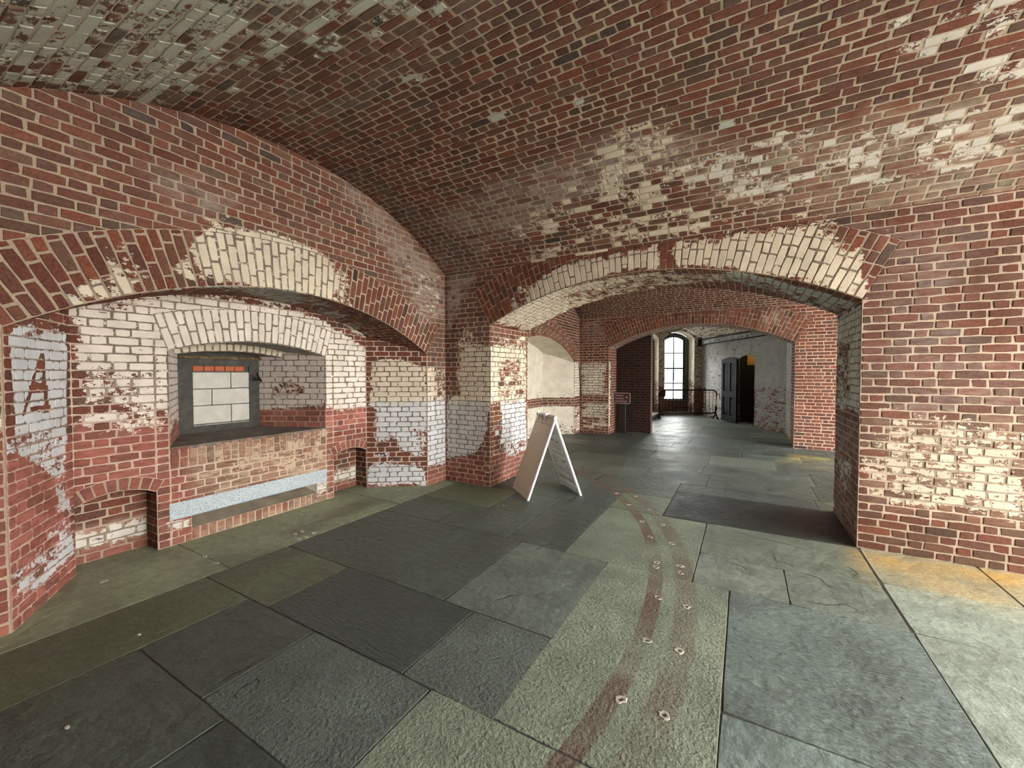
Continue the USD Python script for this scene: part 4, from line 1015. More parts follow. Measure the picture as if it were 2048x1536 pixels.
for a, b in WREC:
    for s0, sd in ((a, 1), (b, -1)):
        lay(ww, 'reveal_brick', Plane(P3 + M3 * s0, -A3, Z, M3 * sd), flemish(0, DEP, 0, WS, np.random.default_rng(107)), sbox(0, 0, DEP, WS), 'rev3', seed=108, nxs=1, thick=True, mort_name='reveal_mortar', limit=100, high=0.003)
    c = (a + b) / 2
    barrel_shell('recess_soffit', Barrel(P3 + M3 * c + np.array([0, 0, WZ]), -A3, M3, WR), 0, DEP, -WR * WMX, WR * WMX, M_PLASTER, ww, 16)
    lay(ww, 'panel_brick', Plane(P3 - A3 * DEP, M3, Z, A3), flemish(a, b, 0, 0.53, np.random.default_rng(109)), sbox(a, 0, b, 0.53), None, seed=110, nxs=1, tone=0.75, mort_name='panel_mortar', limit=60)
ceil3 = thing('ceiling', 'peeling whitewashed vault of the end room', 'ceiling', kind='structure')
reg = Polygon([(0, -VA), (5.3, -VA), (5.3, -1.2), (4.6, VA), (0, VA)])
lay(ceil3, 'brick', Barrel(P3 + M3 * 2.3 + np.array([0, 0, Z3]), A3, M3, VR), flemish(0, 5.3, -VA, VA, np.random.default_rng(111)), reg, 'v3', seed=112, nxs=1, thick=True, limit=120, high=0.003, pvar=0.2)
M_FRAME = plain('grey_green_window_paint', (0.10, 0.115, 0.105), 0.5, var=0.1)
M_GLASS = mat('window_pane', {'t': ('transparent_bsdf', {'color': (0.97, 0.99, 1.0)}), 'g': ('glossy_bsdf', {'roughness': 0.02}), 'f': ('fresnel', {'IOR': 1.45}), 'm': ('mix_closure', {})},
              [('f.fac', 'm.fac'), ('t.BSDF', 'm.closure1'), ('g.BSDF', 'm.closure2')], surface='m.closure')


def frame3(p, z=0.0):                            # axes of the window wall: x along M3, y out of the room, z up
    M = np.eye(4)
    M[:3, 0], M[:3, 1], M[:3, 2] = M3, -A3, (0, 0, 1)
    M[:3, 3] = np.array(p) + np.array([0, 0, z])
    return M


def put(m, M):
    m = m.copy()
    m.apply_transform(M)
    if np.linalg.det(M[:3, :3]) < 0:
        m.invert()
    return m


for wi, (a, b) in enumerate(WREC):
    w = thing(f'window_{wi + 1}', 'tall arched sash window of eight panes with grey green frame' if wi == 0 else 'second arched sash window hidden by the dark brick screen wall', 'window', kind='structure')
    M = frame3(P3 - A3 * (DEP - 0.02))
    c = (a + b) / 2
    hw, z0, zs = (b - a) / 2, 0.53, WS - 0.02
    outer = Polygon([(c - hw, z0), (c + hw, z0), *[(x, z - 0.02) for x, z in arc(c, WZ, WR, WMX, -WMX, 24)]])
    gh = 0.36
    rg = (gh ** 2 + 0.12 ** 2) / (2 * 0.12)
    gt = 2.90
    glass = Polygon([(c - gh, 0.60), (c + gh, 0.60), *[(x, z) for x, z in arc(c, gt + 0.12 - rg, rg, math.asin(gh / rg), -math.asin(gh / rg), 20)]])
    obj('frame', put(slab_poly(outer.difference(glass.buffer(0.06, join_style=2)), 'y', -0.02, 0.10), M), M_FRAME, w, smooth=False)
    sash = obj('sash', put(slab_poly(glass.buffer(0.06, join_style=2).difference(glass), 'y', 0.02, 0.07), M), M_FRAME, w, smooth=False)
    obj('window_sill', put(bx(c - hw, c + hw, -0.09, 0.06, 0.50, 0.55, 0.008), M), M_FRAME, w)
    bars = [bx(c - 0.02, c + 0.02, 0.03, 0.06, 0.6, 3.02)]
    zc = [0.60, 1.20, 1.79, 2.40, 3.05]
    bars += [bx(c - gh, c + gh, 0.03, 0.06, z - (0.026 if k == 1 else 0.018), z + (0.026 if k == 1 else 0.018)) for k, z in enumerate(zc[1:-1])]
    for q in bars:
        obj('glazing_bar', put(q, M), M_FRAME, w, smooth=False)
    for k in range(4):
        for x0, x1 in ((c - gh, c), (c, c + gh)):
            pg = glass.intersection(sbox(x0 + 0.006, zc[k] + 0.006, x1 - 0.006, zc[k + 1] - 0.006))
            obj('pane', put(slab_poly(pg, 'y', 0.043, 0.047), M), M_GLASS, w, smooth=False)

# door: dark passage, folded leaf with four panels
M_DOOR = plain('slate_blue_door_paint', (0.034, 0.042, 0.048), 0.75, spec=0.15, var=0.15, scale=12)
M_DOORP = plain('slate_blue_panel_paint', (0.024, 0.030, 0.035), 0.75, spec=0.15, var=0.15, scale=12)
M_DARK = plain('dark_passage', (0.03, 0.028, 0.026), 0.95)
M_IRON = plain('dark_iron', (0.025, 0.022, 0.02), 0.75, metal=0.0, spec=0.2, var=0.4, scale=40)


def frame_d():                                   # axes of the door wall: x along A3, y into the room, z up
    M = np.eye(4)
    M[:3, 0], M[:3, 1], M[:3, 2] = A3, M3, (0, 0, 1)
    M[:3, 3] = P3
    return M


MD = frame_d()
dr = thing('door_1', 'slate blue panelled door leaf folded back beside the dark doorway', 'door', kind='structure')
lx0, lx1 = 1.80, 2.70
openings = [(lx0 + 0.11, lx0 + 0.38, 0.22, 0.82), (lx1 - 0.38, lx1 - 0.11, 0.22, 0.82), (lx0 + 0.11, lx0 + 0.38, 1.02, 1.93), (lx1 - 0.38, lx1 - 0.11, 1.02, 1.93)]
leaf = Polygon([(lx0, 0.03), (lx1, 0.03), (lx1, 2.05), (lx1 - 0.3, 2.115), (lx1 - 0.45, 2.125), (lx0, 2.06)])
for o in openings:
    leaf = leaf.difference(sbox(o[0], o[2], o[1], o[3]))
obj('leaf', put(slab_poly(leaf, 'y', 0.09, 0.145), MD), M_DOOR, dr, smooth=False)
for o in openings:
    obj('panel', put(cat(bx(o[0] - 0.01, o[1] + 0.01, 0.105, 0.118, o[2] - 0.01, o[3] + 0.01), bx(o[0] + 0.04, o[1] - 0.04, 0.11, 0.128, o[2] + 0.04, o[3] - 0.04, 0.006)), MD), M_DOORP, dr, smooth=False)
for z in (0.35, 1.05, 1.8):
    obj('hinge', put(cat(bx(lx1 - 0.10, lx1 + 0.02, 0.145, 0.152, z, z + 0.06), tube([(lx1 + 0.012, 0.12, z - 0.02), (lx1 + 0.012, 0.12, z + 0.08)], 0.014, 8)), MD), M_IRON, dr)
obj('threshold', put(bx(DO[0] - 0.03, DO[1] + 0.02, -0.3, 0.05, 0, 0.04, 0.01), MD), plain('threshold_stone', (0.30, 0.30, 0.28), 0.7), dr)
ps = thing('wall_doorway', 'pitch dark passage behind the doorway of the end room', 'wall', kind='structure')
obj('passage', put(cat(bx(DO[0] - 0.02, DO[0] - 0.01, -2.2, 0.0, -0.01, 2.3), bx(DO[1] + 0.01, DO[1] + 0.02, -2.2, 0.0, -0.01, 2.3), bx(DO[0] - 0.02, DO[1] + 0.02, -2.25, -2.2, 0, 2.3), bx(DO[0] - 0.02, DO[1] + 0.02, -2.2, 0.0, 2.28, 2.3)), MD), M_DARK, ps, smooth=False)
yb = tag(obj('added_board', put(bx(DO[0] - 0.008, DO[0] + 0.014, -0.66, -0.235, 1.86, 2.27, 0.004), MD), plain('ochre_board', (0.62, 0.36, 0.10), 0.8, var=0.2), None), 'added ochre board for the lit wall high up inside the dark doorway', 'board')  # board added in place of a warm lit wall
lm = thing('added_lamp', 'small warm unseen lamp added to light the ochre board in the doorway', 'lamp')  # unseen lamp, put in only to brighten the board
q = np.array([3.0, -0.48, 2.2])
lp = P3 + A3 * q[0] + M3 * q[1] + np.array([0, 0, q[2]])
obj('added_lamp_base', put(bx(q[0] - 0.05, q[0] + 0.05, q[1] - 0.05, q[1] + 0.05, 2.25, 2.28, 0.005), MD), M_IRON, lm)
sl = UsdLux.SphereLight.Define(stage, '/World/added_lamp/bulb')
sl.CreateRadiusAttr(0.02)
sl.CreateIntensityAttr(26.0)
sl.CreateColorAttr(Gf.Vec3f(1.0, 0.72, 0.36))
sl.AddTranslateOp().Set(Gf.Vec3d(*map(float, lp)))

# beam along the door wall
M_PEEL = mat('peeling_white_steel', {'g': ('geometry', {}), 'n': ('noise_texture', {'scale': 7.0, 'detail': 6.0, 'roughness': 0.65}), 'r': ('rgb_ramp', {'ramp': [(0.40, (0.02, 0.02, 0.02)), (0.46, (0.30, 0.31, 0.29)), (0.8, (0.38, 0.39, 0.37))]}), 'p': ('principled_bsdf', {'roughness': 0.7})},
             [('g.position', 'n.vector'), ('n.fac', 'r.fac'), ('r.color', 'p.base_color')])
bm = thing('steel_beam', 'dark edged steel channel with peeling white paint along the top of the door wall', 'beam')
obj('web', put(bx(-0.02, 5.6, 0.005, 0.07, 2.69, 2.84), MD), M_PEEL, bm, smooth=False)
obj('flange', put(bx(-0.02, 5.6, 0.005, 0.13, 2.665, 2.69, 0.004), MD), M_IRON, bm)
obj('flange', put(bx(-0.02, 5.6, 0.005, 0.13, 2.84, 2.865, 0.004), MD), M_IRON, bm)
obj('end_plate', put(bx(0.0, 0.16, 0.005, 0.14, 2.63, 2.88, 0.004), MD), M_IRON, bm)

# ---------------------------------------------------------------- floor
floor = thing('floor', 'floor of large slate and stone flags with rust stained rail tracks', 'floor', kind='structure')
rng = np.random.default_rng(200)
D1, D2, MD1, TN, BL, BD, LT, OL = (0.098, 0.106, 0.090), (0.078, 0.084, 0.078), (0.150, 0.160, 0.142), (0.262, 0.266, 0.205), (0.20, 0.22, 0.21), (0.30, 0.305, 0.205), (0.31, 0.32, 0.275), (0.155, 0.160, 0.105)
S = [  # x0, x1, y0, y1, tone, finish
 (-4.9, -3.66, -1.5, 1.72, BD, 's'), (-4.9, -3.66, 1.72, 3.62, BD, 's'), (-4.9, -3.66, 3.62, 4.8, BD, 's'),
 (-3.66, -3.04, -1.5, 1.55, OL, 's'), (-3.04, -2.295, 0.94, 1.55, D1, 's'), (-2.295, -1.36, 0.94, 1.55, MD1, 'r'),
 (-3.04, -2.07, -0.4, 0.94, D1, 's'), (-2.07, -1.36, -0.4, 0.94, D2, 's'),
 (-3.66, -2.82, 1.55, 2.215, OL, 's'), (-2.82, -1.565, 1.55, 2.215, D2, 'g'), (-1.565, -0.99, 1.55, 2.215, MD1, 'r'),
 (-3.66, -2.40, 2.215, 3.37, D1, 's'), (-2.40, -1.825, 2.215, 3.37, D1, 's'), (-1.825, -0.995, 2.215, 3.37, MD1, 's'),
 (-1.0, -0.08, 1.56, 3.37, TN, 'r'), (-1.36, -0.08, 0.3, 1.56, TN, 'r'), (-1.36, -0.08, -1.5, 0.3, TN, 'r'),
 (-3.66, -2.88, 3.37, 4.04, D1, 's'), (-2.88, -2.01, 3.37, 4.06, D1, 's'), (-2.01, -1.40, 3.37, 4.74, D1, 's'), (-3.66, -2.65, 4.04, 4.8, OL, 's'), (-2.65, -2.01, 4.06, 4.8, D1, 's'),
 (-1.40, -0.335, 3.37, 4.77, (0.232, 0.238, 0.185), 'r'),
 (-0.335, 0.91, 3.95, 4.78, (0.21, 0.215, 0.175), 's'), (-0.335, 0.29, 3.37, 3.95, (0.22, 0.22, 0.19), 's'), (0.29, 0.91, 3.37, 3.95, (0.18, 0.185, 0.16), 's'),
 (-0.08, 0.92, 2.13, 3.37, BL, 'g'), (-0.08, 0.92, 0.7, 2.13, BL, 's'), (-0.08, 0.92, -1.5, 0.7, BL, 's'),
 (0.92, 1.68, 4.08, 4.8, LT, 's'), (1.68, 2.7, 4.08, 4.8, LT, 's'), (2.7, 4.8, 4.08, 4.8, LT, 's'), (0.92, 2.6, 3.38, 4.08, LT, 's'), (2.6, 4.8, 3.38, 4.08, LT, 's'),
 (0.92, 2.4, 1.9, 3.38, LT, 's'), (0.92, 2.4, -1.5, 1.9, LT, 's'), (2.4, 4.8, 1.9, 3.38, LT, 's'), (2.4, 4.8, -1.5, 1.9, LT, 's'),
 (-3.1, -1.9, 4.8, 5.9, D1, 's'), (-1.9, -1.40, 4.74, 5.5, D2, 's'), (-1.9, -0.79, 5.5, 6.4, D1, 's'), (-1.40, -0.79, 4.77, 5.5, OL, 's'), (-0.79, 0.91, 4.78, 5.87, (0.032, 0.034, 0.032), 's')]  # last flag under the arch: pier shadow deepened in its tint
tones = [D1, MD1, OL, (0.14, 0.15, 0.14), (0.165, 0.175, 0.15), (0.20, 0.205, 0.17), (0.11, 0.12, 0.11)]
occupied = shapely.union_all([sbox(a, c, b, d) for a, b, c, d, *_ in S])
y = 5.5
while y < 11.0:
    h = rng.uniform(0.55, 0.95)
    x = -4.8 + rng.uniform(-0.6, 0)
    while x < 4.8:
        w = rng.uniform(0.7, 1.5)
        g = sbox(x, y, min(x + w, 4.8), min(y + h, 11.2)).difference(occupied)
        if not g.is_empty:
            for q in getattr(g, 'geoms', [g]):
                b = q.bounds
                if q.area > 0.06:
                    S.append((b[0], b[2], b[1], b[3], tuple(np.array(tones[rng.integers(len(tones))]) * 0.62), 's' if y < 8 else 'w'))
        x += w
    y += h
y = 11.2
while y < 18.2:
    h = rng.uniform(0.6, 1.0)
    x = -4.6 + rng.uniform(-0.6, 0)
    while x < 2.2:
        w = rng.uniform(0.8, 1.6)
        S.append((x, min(x + w, 2.2), y, min(y + h, 18.3), tuple(np.array(tones[rng.integers(len(tones))]) * 1.6), 'x'))  # tints lifted to carry the window sheen on this floor
        x += w
    y += h
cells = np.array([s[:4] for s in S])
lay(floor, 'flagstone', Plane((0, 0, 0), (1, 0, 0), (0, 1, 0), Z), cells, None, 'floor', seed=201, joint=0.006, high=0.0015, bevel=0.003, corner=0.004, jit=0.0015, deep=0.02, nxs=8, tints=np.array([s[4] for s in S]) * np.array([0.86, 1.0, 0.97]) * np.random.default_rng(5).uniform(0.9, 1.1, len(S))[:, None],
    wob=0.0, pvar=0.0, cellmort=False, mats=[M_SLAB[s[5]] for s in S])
obj('joint_bed', bx(-5.2, 4.85, -6, 18.6, -0.12, -0.0035), M_JOINT, floor, smooth=False)

# cracks and flaked ridges of the slates
M_CRACK = plain('crack_shadow_dirt', (0.03, 0.03, 0.025), 0.95, var=0.3)
CR = [[(-0.11, 4.72), (-0.05, 4.63), (0.1, 4.59), (0.3, 4.57), (0.42, 4.53), (0.6, 4.43)], [(0.23, 4.28), (0.24, 4.1), (0.34, 4.07), (0.41, 4.01)], [(0.73, 4.3), (0.78, 4.22), (0.79, 4.15), (0.75, 4.05)], [(0.4, 3.96), (0.52, 3.91), (0.58, 3.79)],
      [(0.35, 3.46), (0.5, 3.48), (0.63, 3.57), (0.66, 3.54), (0.7, 3.45)], [(-0.13, 3.87), (-0.02, 3.84), (0.05, 3.77)], [(-0.23, 5.93), (-0.1, 6.13), (0.07, 6.02), (0.18, 5.92)], [(-2.14, 1.03), (-2.2, 1.07), (-2.2, 1.16), (-2.16, 1.14), (-2.12, 1.09)],
      [(-2.33, 0.99), (-2.34, 1.05), (-2.33, 1.11), (-2.33, 1.26)], [(-1.63, 3.27), (-1.62, 3.33), (-1.61, 3.36)], [(-1.51, 2.37), (-1.45, 2.5), (-1.37, 2.58)]]
for c in CR:
    p = np.array(c)
    t = np.concatenate([[0], np.cumsum(np.linalg.norm(np.diff(p, axis=0), axis=1))])
    q = np.linspace(0, t[-1], max(6, int(t[-1] / 0.03)))
    p = np.c_[np.interp(q, t, p[:, 0]), np.interp(q, t, p[:, 1])] + rng.normal(0, 0.006, (len(q), 2))
    d = np.gradient(p, axis=0)
    nn = np.c_[-d[:, 1], d[:, 0]] / np.linalg.norm(d, axis=1)[:, None]
    w = (0.0042 * np.sin(np.linspace(0.15, math.pi - 0.1, len(q))) * rng.uniform(0.6, 1.3, len(q)))[:, None]
    v = np.vstack([np.c_[p + nn * w, np.full(len(q), 0.0030)], np.c_[p - nn * w, np.full(len(q), 0.0030)]])
    k = len(q)
    raw('crack', v, np.array([(i, i + 1, k + i + 1, k + i) for i in range(k - 1)]), M_CRACK, floor)

# lead plugs of the old traverse rails
M_LEAD = plain('lead_plug', (0.52, 0.49, 0.42), 0.7, var=0.35, scale=70)
M_HOLE = plain('plug_hole', (0.05, 0.035, 0.028), 0.9, var=0.5, scale=80)
plugs = [(-1.47, 5.37), (-1.21, 4.97), (-0.95, 4.48), (-0.79, 4.09), (-0.63, 3.56), (-0.62, 3.48), (-0.52, 3.0), (-0.49, 2.48), (-0.51, 1.96), (-1.22, 5.36), (-0.96, 4.9), (-0.74, 4.48), (-0.58, 4.03), (-0.45, 3.59), (-0.43, 3.47), (-0.33, 2.98), (-0.31, 2.48), (-0.31, 1.97),
         (-3.85, 1.7), (-4.08, 1.72), (-4.26, 1.12), (-3.87, 2.41), (-3.87, 2.49), (-3.73, 2.52), (-3.71, 2.42), (-3.72, 2.36), (-0.61, 7.85), (-0.52, 8.09), (-0.63, 7.25), (-0.11, 6.56)]
for k, (x, y) in enumerate(plugs):
    n = 12
    th = np.arange(n) / n * 2 * math.pi
    stretch = rng.uniform(0.8, 1.25)
    rot = rng.uniform(0, 3)
    wobble = 1 + 0.18 * rng.normal(0, 1, n).clip(-1.2, 1.2)
    sz = 0.75 if k >= 18 else (0.9 if y < 4.6 else 0.8)

    def rg(r, z, w=1.0):
        p = np.c_[r * np.cos(th) * stretch * w, r * np.sin(th) / stretch * w, np.full(n, z)]
        cr, sr = math.cos(rot), math.sin(rot)
        return np.c_[p[:, 0] * cr - p[:, 1] * sr + x, p[:, 0] * sr + p[:, 1] * cr + y, p[:, 2]]
    v = np.vstack([rg(0.032 * sz, 0.0005, wobble[:, None][:, 0]), rg(0.026 * sz, 0.0055, wobble), rg(0.015 * sz, 0.0045), rg(0.013 * sz, -0.002)])
    f = [(a * n + i, a * n + (i + 1) % n, (a + 1) * n + (i + 1) % n, (a + 1) * n + i) for a in range(3) for i in range(n)]
    pl = raw('lead_plug', v, np.array(f), M_LEAD, floor)
    hv = np.vstack([rg(0.0135 * sz, -0.0005), [[x, y, -0.001]]])
    raw('dark_hole_disc', np.vstack([hv[:-1], [[x + 0.002, y, 0.003]]]), np.array([(i, (i + 1) % n, n) for i in range(n)]), M_HOLE, pl)  # dark disc gives the shade inside the hole

# debris on the flags
M_CHIP = plain('lime_chip', (0.55, 0.52, 0.45), 0.9, var=0.2)
for (x, y, r, lab) in ((-3.19, 0.99, 0.011, 'pale chip of lime on the greenish flag near the left pier'), (-2.63, 0.56, 0.012, 'pale chip of lime on the dark flag at the bottom left'), (-0.81, 2.45, 0.008, 'tiny pale chip on the big bush-hammered flag'), (-2.51, 4.18, 0.008, 'tiny white chip on the floor in front of the A-frame board')):
    m = trimesh.creation.icosphere(2, r)
    m.vertices *= np.array([1.3, 0.8, 0.45])
    m.vertices *= (0.75 + 0.5 * meshkit.fbm(m.vertices / r * 1.3 + x * 9, 2, 4))[:, None]
    m.apply_translation((x, y, 0.002 - m.bounds[0][2]))
    tag(obj('lime_chip', m, M_CHIP, None, smooth=False), lab, 'stone chip')

# ---------------------------------------------------------------- A-frame board
M_WHITE = plain('white_moulded_plastic', (0.80, 0.82, 0.83), 0.4, var=0.04)
M_SHADE_FACE = plain('shade_tinted_face', (0.88, 0.80, 0.69), 0.55, var=0.05, scale=8)  # white plastic, with the warm shade on it mixed into the colour
M_INNER = plain('grey_white_inner_face', (0.70, 0.70, 0.66), 0.6, var=0.2, scale=9)
M_MARK = plain('moulded_marking', (0.10, 0.09, 0.075), 0.7)
af = thing('a_frame_board', 'white plastic A-frame board with face tinted for warm shade standing below the great arch', 'sign')
AX0, AX1 = np.array([-2.09, 4.765, 0]), np.array([-2.545, 5.185, 0])
wdir = (AX1 - AX0) / np.linalg.norm(AX1 - AX0)
WID = np.linalg.norm(AX1 - AX0)
odir = np.array([wdir[1], -wdir[0], 0])          # horizontal, across the board: towards the left leg
if odir @ np.array([-0.26, -0.3, 0]) < 0:
    odir = -odir
TOP, HALF = 1.05, 0.385
for sg, nm in ((1, 'front'), (-1, 'rear')):
    slope = np.array([*(odir * sg * HALF)[:2], -TOP])
    Ls = np.linalg.norm(slope)
    sv = slope / Ls                              # down the leaf
    nv = np.cross(wdir, sv)
    if nv @ (odir * sg) < 0:
        nv = -nv                                 # outward
    R = np.stack([wdir, sv, nv], 1)
    o = AX0 + np.array([0, 0, TOP])
    th = 0.032

    def pt(m):
        q = place(m, R, o)
        if np.linalg.det(R) < 0:
            q.invert()
        return q
    rail = cat(bx(0, 0.032, 0, Ls, -th, 0, 0.008), bx(WID - 0.032, WID, 0, Ls, -th, 0, 0.008), bx(0.03, WID - 0.03, 0, 0.045, -th, 0, 0.006), bx(0.03, WID - 0.03, Ls - 0.13, Ls - 0.05, -th, -0.004, 0.006))
    leafp = obj(nm + '_leaf', pt(rail), M_WHITE, af)
    obj('face_panel', pt(bx(0.022, WID - 0.022, 0.13, Ls - 0.085, -0.012, 0.001, 0.002)), M_SHADE_FACE, leafp)
    obj('head_panel', pt(bx(0.022, WID - 0.022, 0.004, 0.122, -0.012, 0.0015, 0.002)), M_SHADE_FACE, leafp)
    obj('foot_panel', pt(bx(0.030, WID - 0.03, Ls - 0.08, Ls - 0.012, -0.014, -0.001, 0.002)), M_SHADE_FACE, leafp)
    obj('inner_face', pt(bx(0.03, WID - 0.03, 0.03, Ls - 0.05, -0.024, -0.014, 0.002)), M_INNER, leafp)
    for xx in (0.016, WID - 0.016):
        obj('rubber_foot', pt(trimesh.creation.cylinder(radius=0.017, height=0.03).apply_translation((xx, Ls - 0.006, -th / 2)) if False else bx(xx - 0.014, xx + 0.014, Ls - 0.012, Ls + 0.004, -th + 0.002, -0.002, 0.004)), M_WHITE, leafp)
    obj('rivet', pt(trimesh.creation.icosphere(2, 0.013).apply_translation((WID - 0.02, Ls - 0.075, 0.004 if sg > 0 else -0.03))), M_WHITE, leafp)
    if sg > 0:                                   # hooked white hinge lugs on the head of the left leaf
        hooks = [[(0.095, 0), (0.095, 0.012), (0.05, 0.016), (0.025, 0.03), (0.006, 0.052), (-0.016, 0.052), (-0.026, 0.034), (-0.022, 0.018), (-0.01, 0.018), (-0.012, 0.032), (0.0, 0.034), (0.012, 0.016), (0.014, 0)],
                 [(0.095, 0), (0.095, 0.014), (0.065, 0.016), (0.06, 0.034), (0.045, 0.044), (0.02, 0.036), (0.018, 0.022), (0.036, 0.018), (0.034, 0)],
                 [(0.095, 0), (0.098, 0.018), (0.07, 0.02), (0.066, 0.044), (0.03, 0.046), (0.024, 0.034), (0.012, 0.048), (-0.012, 0.042), (-0.014, 0)]]
        for xx, w, pr in ((0.80, 0.014, hooks[0]), (0.58, 0.016, hooks[1]), (0.36, 0.03, hooks[2])):
            g = Polygon(pr).buffer(0.003, 3)
            m = trimesh.creation.extrude_polygon(g, w, engine='earcut')
            m.vertices = np.c_[m.vertices[:, 2] + xx * WID, m.vertices[:, 0], m.vertices[:, 1]]
            obj('hinge_lug', pt(m), M_WHITE, af, smooth=False)
    else:                                        # moulded lines and captions on the inside of the right leaf
        marks = [(0.10, 0.50, 0.56, 0.566), (0.10, 0.50, 0.93, 0.938), (0.20, 0.33, 0.25, 0.262), (0.14, 0.24, 0.37, 0.382), (0.30, 0.42, 0.355, 0.361), (0.30, 0.44, 0.375, 0.381), (0.14, 0.26, 0.655, 0.668), (0.33, 0.44, 0.64, 0.645), (0.40, 0.46, 0.69, 0.70),
                 (0.13, 0.15, 0.40, 0.412), (0.13, 0.15, 0.72, 0.735), (0.12, 0.45, 0.44, 0.443), (0.12, 0.45, 0.48, 0.483), (0.12, 0.45, 0.78, 0.783), (0.12, 0.45, 0.82, 0.823), (0.505, 0.512, 0.17, 0.42), (0.515, 0.522, 0.62, 0.80), (0.44, 0.47, 0.955, 0.97)]
        for a, b, c, d in marks:
            obj('moulded_mark', pt(bx(WID - b if False else a, b, c, d, -0.0262, -0.024)), M_MARK, leafp, smooth=False)
obj('hinge_pin', tube([AX0 + np.array([0, 0, TOP - 0.012]) - wdir * 0.002, AX1 + np.array([0, 0, TOP - 0.012]) + wdir * 0.002], 0.018, 12), M_WHITE, af)

# ---------------------------------------------------------------- direction sign on its dark stand
M_BROWN = plain('brown_sign_face', (0.055, 0.022, 0.018), 0.5, var=0.1)
M_LETTER = plain('pale_sign_lettering', (0.62, 0.50, 0.45), 0.6, var=0.05)
M_POST = plain('black_stand', (0.018, 0.014, 0.013), 0.5)
ds = thing('direction_sign', 'small brown direction sign with pale border and arrow on a dark stand', 'sign', loc=(-2.88, 11.0, 0))


def rrect(w, h, r):
    return sbox(-w / 2 + r, -h / 2 + r, w / 2 - r, h / 2 - r).buffer(r, 4)


def upright(m):                                  # from the xy plane to facing -y
    m = m.copy()
    m.apply_transform(np.array([[1, 0, 0, 0], [0, 0, -1, 0], [0, 1, 0, 0.93], [0, 0, 0, 1.0]]))
    return m


pan = obj('sign_panel', upright(trimesh.creation.extrude_polygon(rrect(0.46, 0.30, 0.03), 0.02)), M_BROWN, ds, smooth=False)
obj('border', upright(trimesh.creation.extrude_polygon(rrect(0.45, 0.29, 0.028).difference(rrect(0.425, 0.265, 0.02)), 0.003).apply_translation((0, 0, 0.02))), M_LETTER, pan, smooth=False)
for s, xx, yy in (("Officers'", -0.185, 0.062), ('Quarters', -0.185, -0.015), ('and', -0.185, -0.092), ('Kitchen', -0.062, -0.092)):
    t = meshkit.text_mesh(s, 0.043, 0.003)
    t.apply_translation((xx, yy - 0.008, 0.02))
    obj('lettering', upright(t), M_LETTER, pan, smooth=False)
obj('arrow', upright(trimesh.creation.extrude_polygon(Polygon([(0.095, 0.028), (0.135, 0.05), (0.135, 0.034), (0.165, 0.034), (0.165, 0.022), (0.135, 0.022), (0.135, 0.008)]), 0.003).apply_translation((0, 0, 0.02))), M_LETTER, pan, smooth=False)
obj('post', bx(-0.09, 0.09, 0.01, 0.07, 0.03, 0.98, 0.008), M_POST, ds)
obj('foot_plate', bx(-0.15, 0.15, -0.09, 0.14, 0.002, 0.03, 0.006), M_POST, ds)

# ---------------------------------------------------------------- crowd barrier
M_BAR = plain('dark_purple_brown_steel', (0.040, 0.026, 0.028), 0.45, metal=0.3, var=0.3, scale=20)
cb = thing('crowd_barrier', 'dark steel crowd barrier standing before the arched window', 'barrier')
b0, b1 = np.array([-2.62, 14.93, 0]), np.array([-0.86, 15.73, 0])
bd = (b1 - b0) / np.linalg.norm(b1 - b0)
bn = np.array([-bd[1], bd[0], 0])
BL_ = np.linalg.norm(b1 - b0)


def bp(s, z, o=0.0):
    return b0 + bd * s + bn * o + np.array([0, 0, z])


def corner(c0, c1, z0, z1, r=0.13, n=6):
    th = np.linspace(0, math.pi / 2, n)
    return th
top, low, r = 1.02, 0.22, 0.14
th = np.linspace(0, math.pi / 2, 7)
loop = [bp(0, low + r)] + [bp(r - r * math.cos(a), top - r + r * math.sin(a)) for a in th] + [bp(BL_ - r + r * math.sin(a), top - r + r * math.cos(a)) for a in th] + [bp(BL_ - r + r * math.cos(a), low + r - r * math.sin(a)) for a in th] + [bp(r - r * math.sin(a), low + r - r * math.cos(a)) for a in th]
obj('frame', tube(loop, 0.024, 10), M_BAR, cb)
for s in np.linspace(0.115, BL_ - 0.115, 15):
    obj('bar', tube([bp(s, low + 0.01), bp(s, top - 0.01)], 0.008, 6), M_BAR, cb)
for s in (0.03, BL_ - 0.03):
    obj('leg', tube([bp(s, low + r + 0.1, 0), bp(s, low + 0.06, 0.0), bp(s + (0.02 if s > 1 else -0.02), 0.10, -0.08), bp(s + (0.03 if s > 1 else -0.03), 0.018, -0.17)], 0.022, 8), M_BAR, cb)
    obj('leg', tube([bp(s, low + 0.12, 0), bp(s, low + 0.05, 0.0), bp(s, 0.10, 0.08), bp(s, 0.018, 0.17)], 0.022, 8), M_BAR, cb)
obj('name_plate', put(bx(0.02, 0.22, -0.012, 0.012, 0.78, 1.0, 0.004), np.vstack([np.c_[bd, bn, [0, 0, 1], b0], [0, 0, 0, 1]])), M_BAR, cb)
obj('hook', tube([bp(BL_ + 0.01, 0.86), bp(BL_ + 0.10, 0.86), bp(BL_ + 0.11, 0.78), bp(BL_ + 0.11, 0.72)], 0.012, 8), M_BAR, cb)
obj('hook', tube([bp(BL_ + 0.01, 0.40), bp(BL_ + 0.15, 0.40)], 0.010, 8), M_BAR, cb)

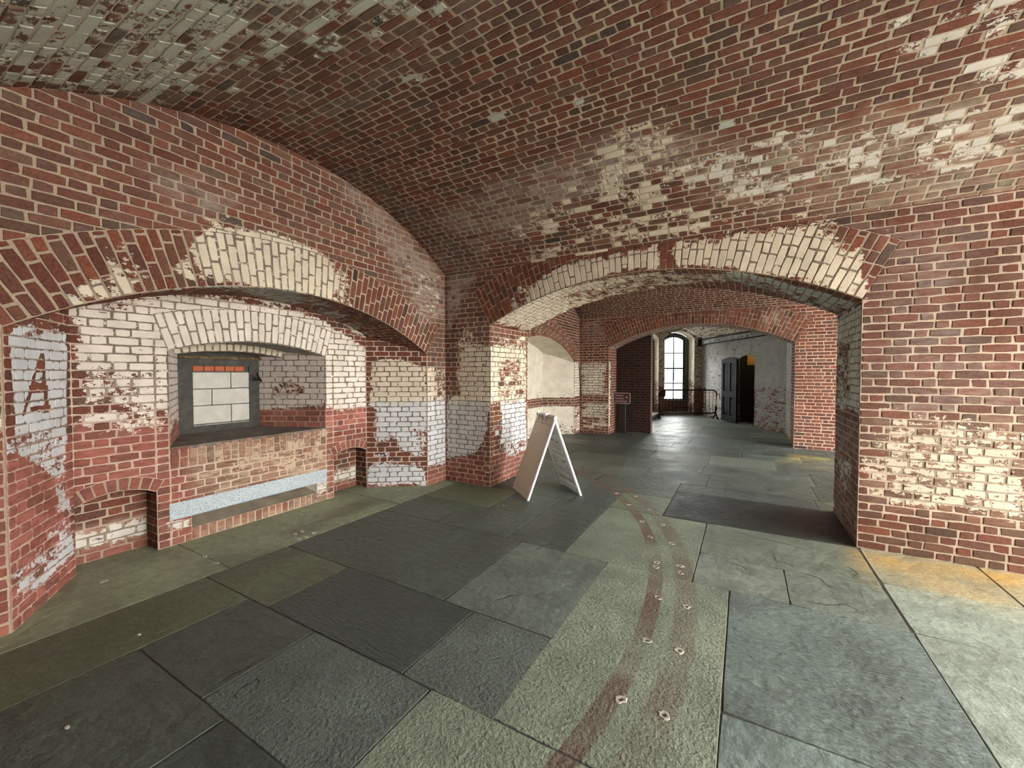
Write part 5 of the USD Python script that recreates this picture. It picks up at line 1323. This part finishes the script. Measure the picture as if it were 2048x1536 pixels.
# stone platform at the left of the end room, iron pintle, cable, strike marks
tag(obj('stone_platform', bx(-3.9, -2.72, 13.2, 15.6, 0, 0.16, 0.015), plain('platform_stone', (0.20, 0.205, 0.19), 0.6, var=0.3, scale=5), None), 'low grey stone platform behind the dark brick screen wall', 'platform')
tag(obj('iron_pintle', cat(tube([(-5.37, 2.93, 1.50), (-5.30, 2.87, 1.53), (-5.26, 2.83, 1.56), (-5.22, 2.80, 1.60)], 0.013, 8), tube([(-5.30, 2.87, 1.53), (-5.27, 2.82, 1.52)], 0.012, 8)), M_IRON, None), 'rusted iron hook left in the right cheek of the blocked embrasure', 'hook')
tag(obj('hanging_cable', tube([(-3.885, 10.40, 1.90), (-3.88, 10.43, 1.6), (-3.87, 10.46, 1.3), (-3.865, 10.47, 1.02)], 0.009, 6), M_IRON, None), 'thin dark cable hanging down the corner of the second bay', 'cable')

# ---------------------------------------------------------------- outside: added roof and outer walls against stray light, courtyard ground
so = thing('wall_outer', 'unseen outer brick wall added against light leaks, courtyard front closed on one bay to cut light', 'wall', kind='structure')
obj('scarp', bx(-6.9, -6.6, -6, 15, -0.05, 4.4), M_PLAINBRICK, so, smooth=False)  # unseen shell wall, added to stop light leaking in
fac = Polygon([(-6, -0.05), (11.2, -0.05), (11.2, 4.4), (-6, 4.4)])
for yc in (2.5, 8.21):  # bay behind the camera left closed to cut its light
    fac = fac.difference(vault_section(yc, -0.005))
obj('part_closed_front', slab_poly(fac, 'x', 4.72, 4.9), M_PLAINBRICK, so, smooth=False)
obj('side', bx(3.6, 4.9, 11.2, 15.2, -0.05, 4.4), M_PLAINBRICK, so, smooth=False)
rf = thing('ceiling_added_roof', 'unseen roof slab above the vaults added to keep out sky and sun', 'roof', kind='structure')  # added out of view to block sun and sky from above
rp = Polygon([(-6.9, -6), (4.9, -6), (4.9, 15.2), (0.4, 17.6), (-1.2, 17.8), (-5.6, 15.3), (-6.9, 15.0)])
m = trimesh.creation.extrude_polygon(rp, 0.2, engine='earcut')
m.apply_translation((0, 0, 4.2))
obj('added_roof_slab', m, M_CONC, rf, smooth=False)
gd = thing('floor_courtyard', 'pale courtyard ground outside', 'ground', kind='structure')
obj('ground', bx(-60, 80, -60, 80, -0.5, -0.13), M_CONC, gd, smooth=False)
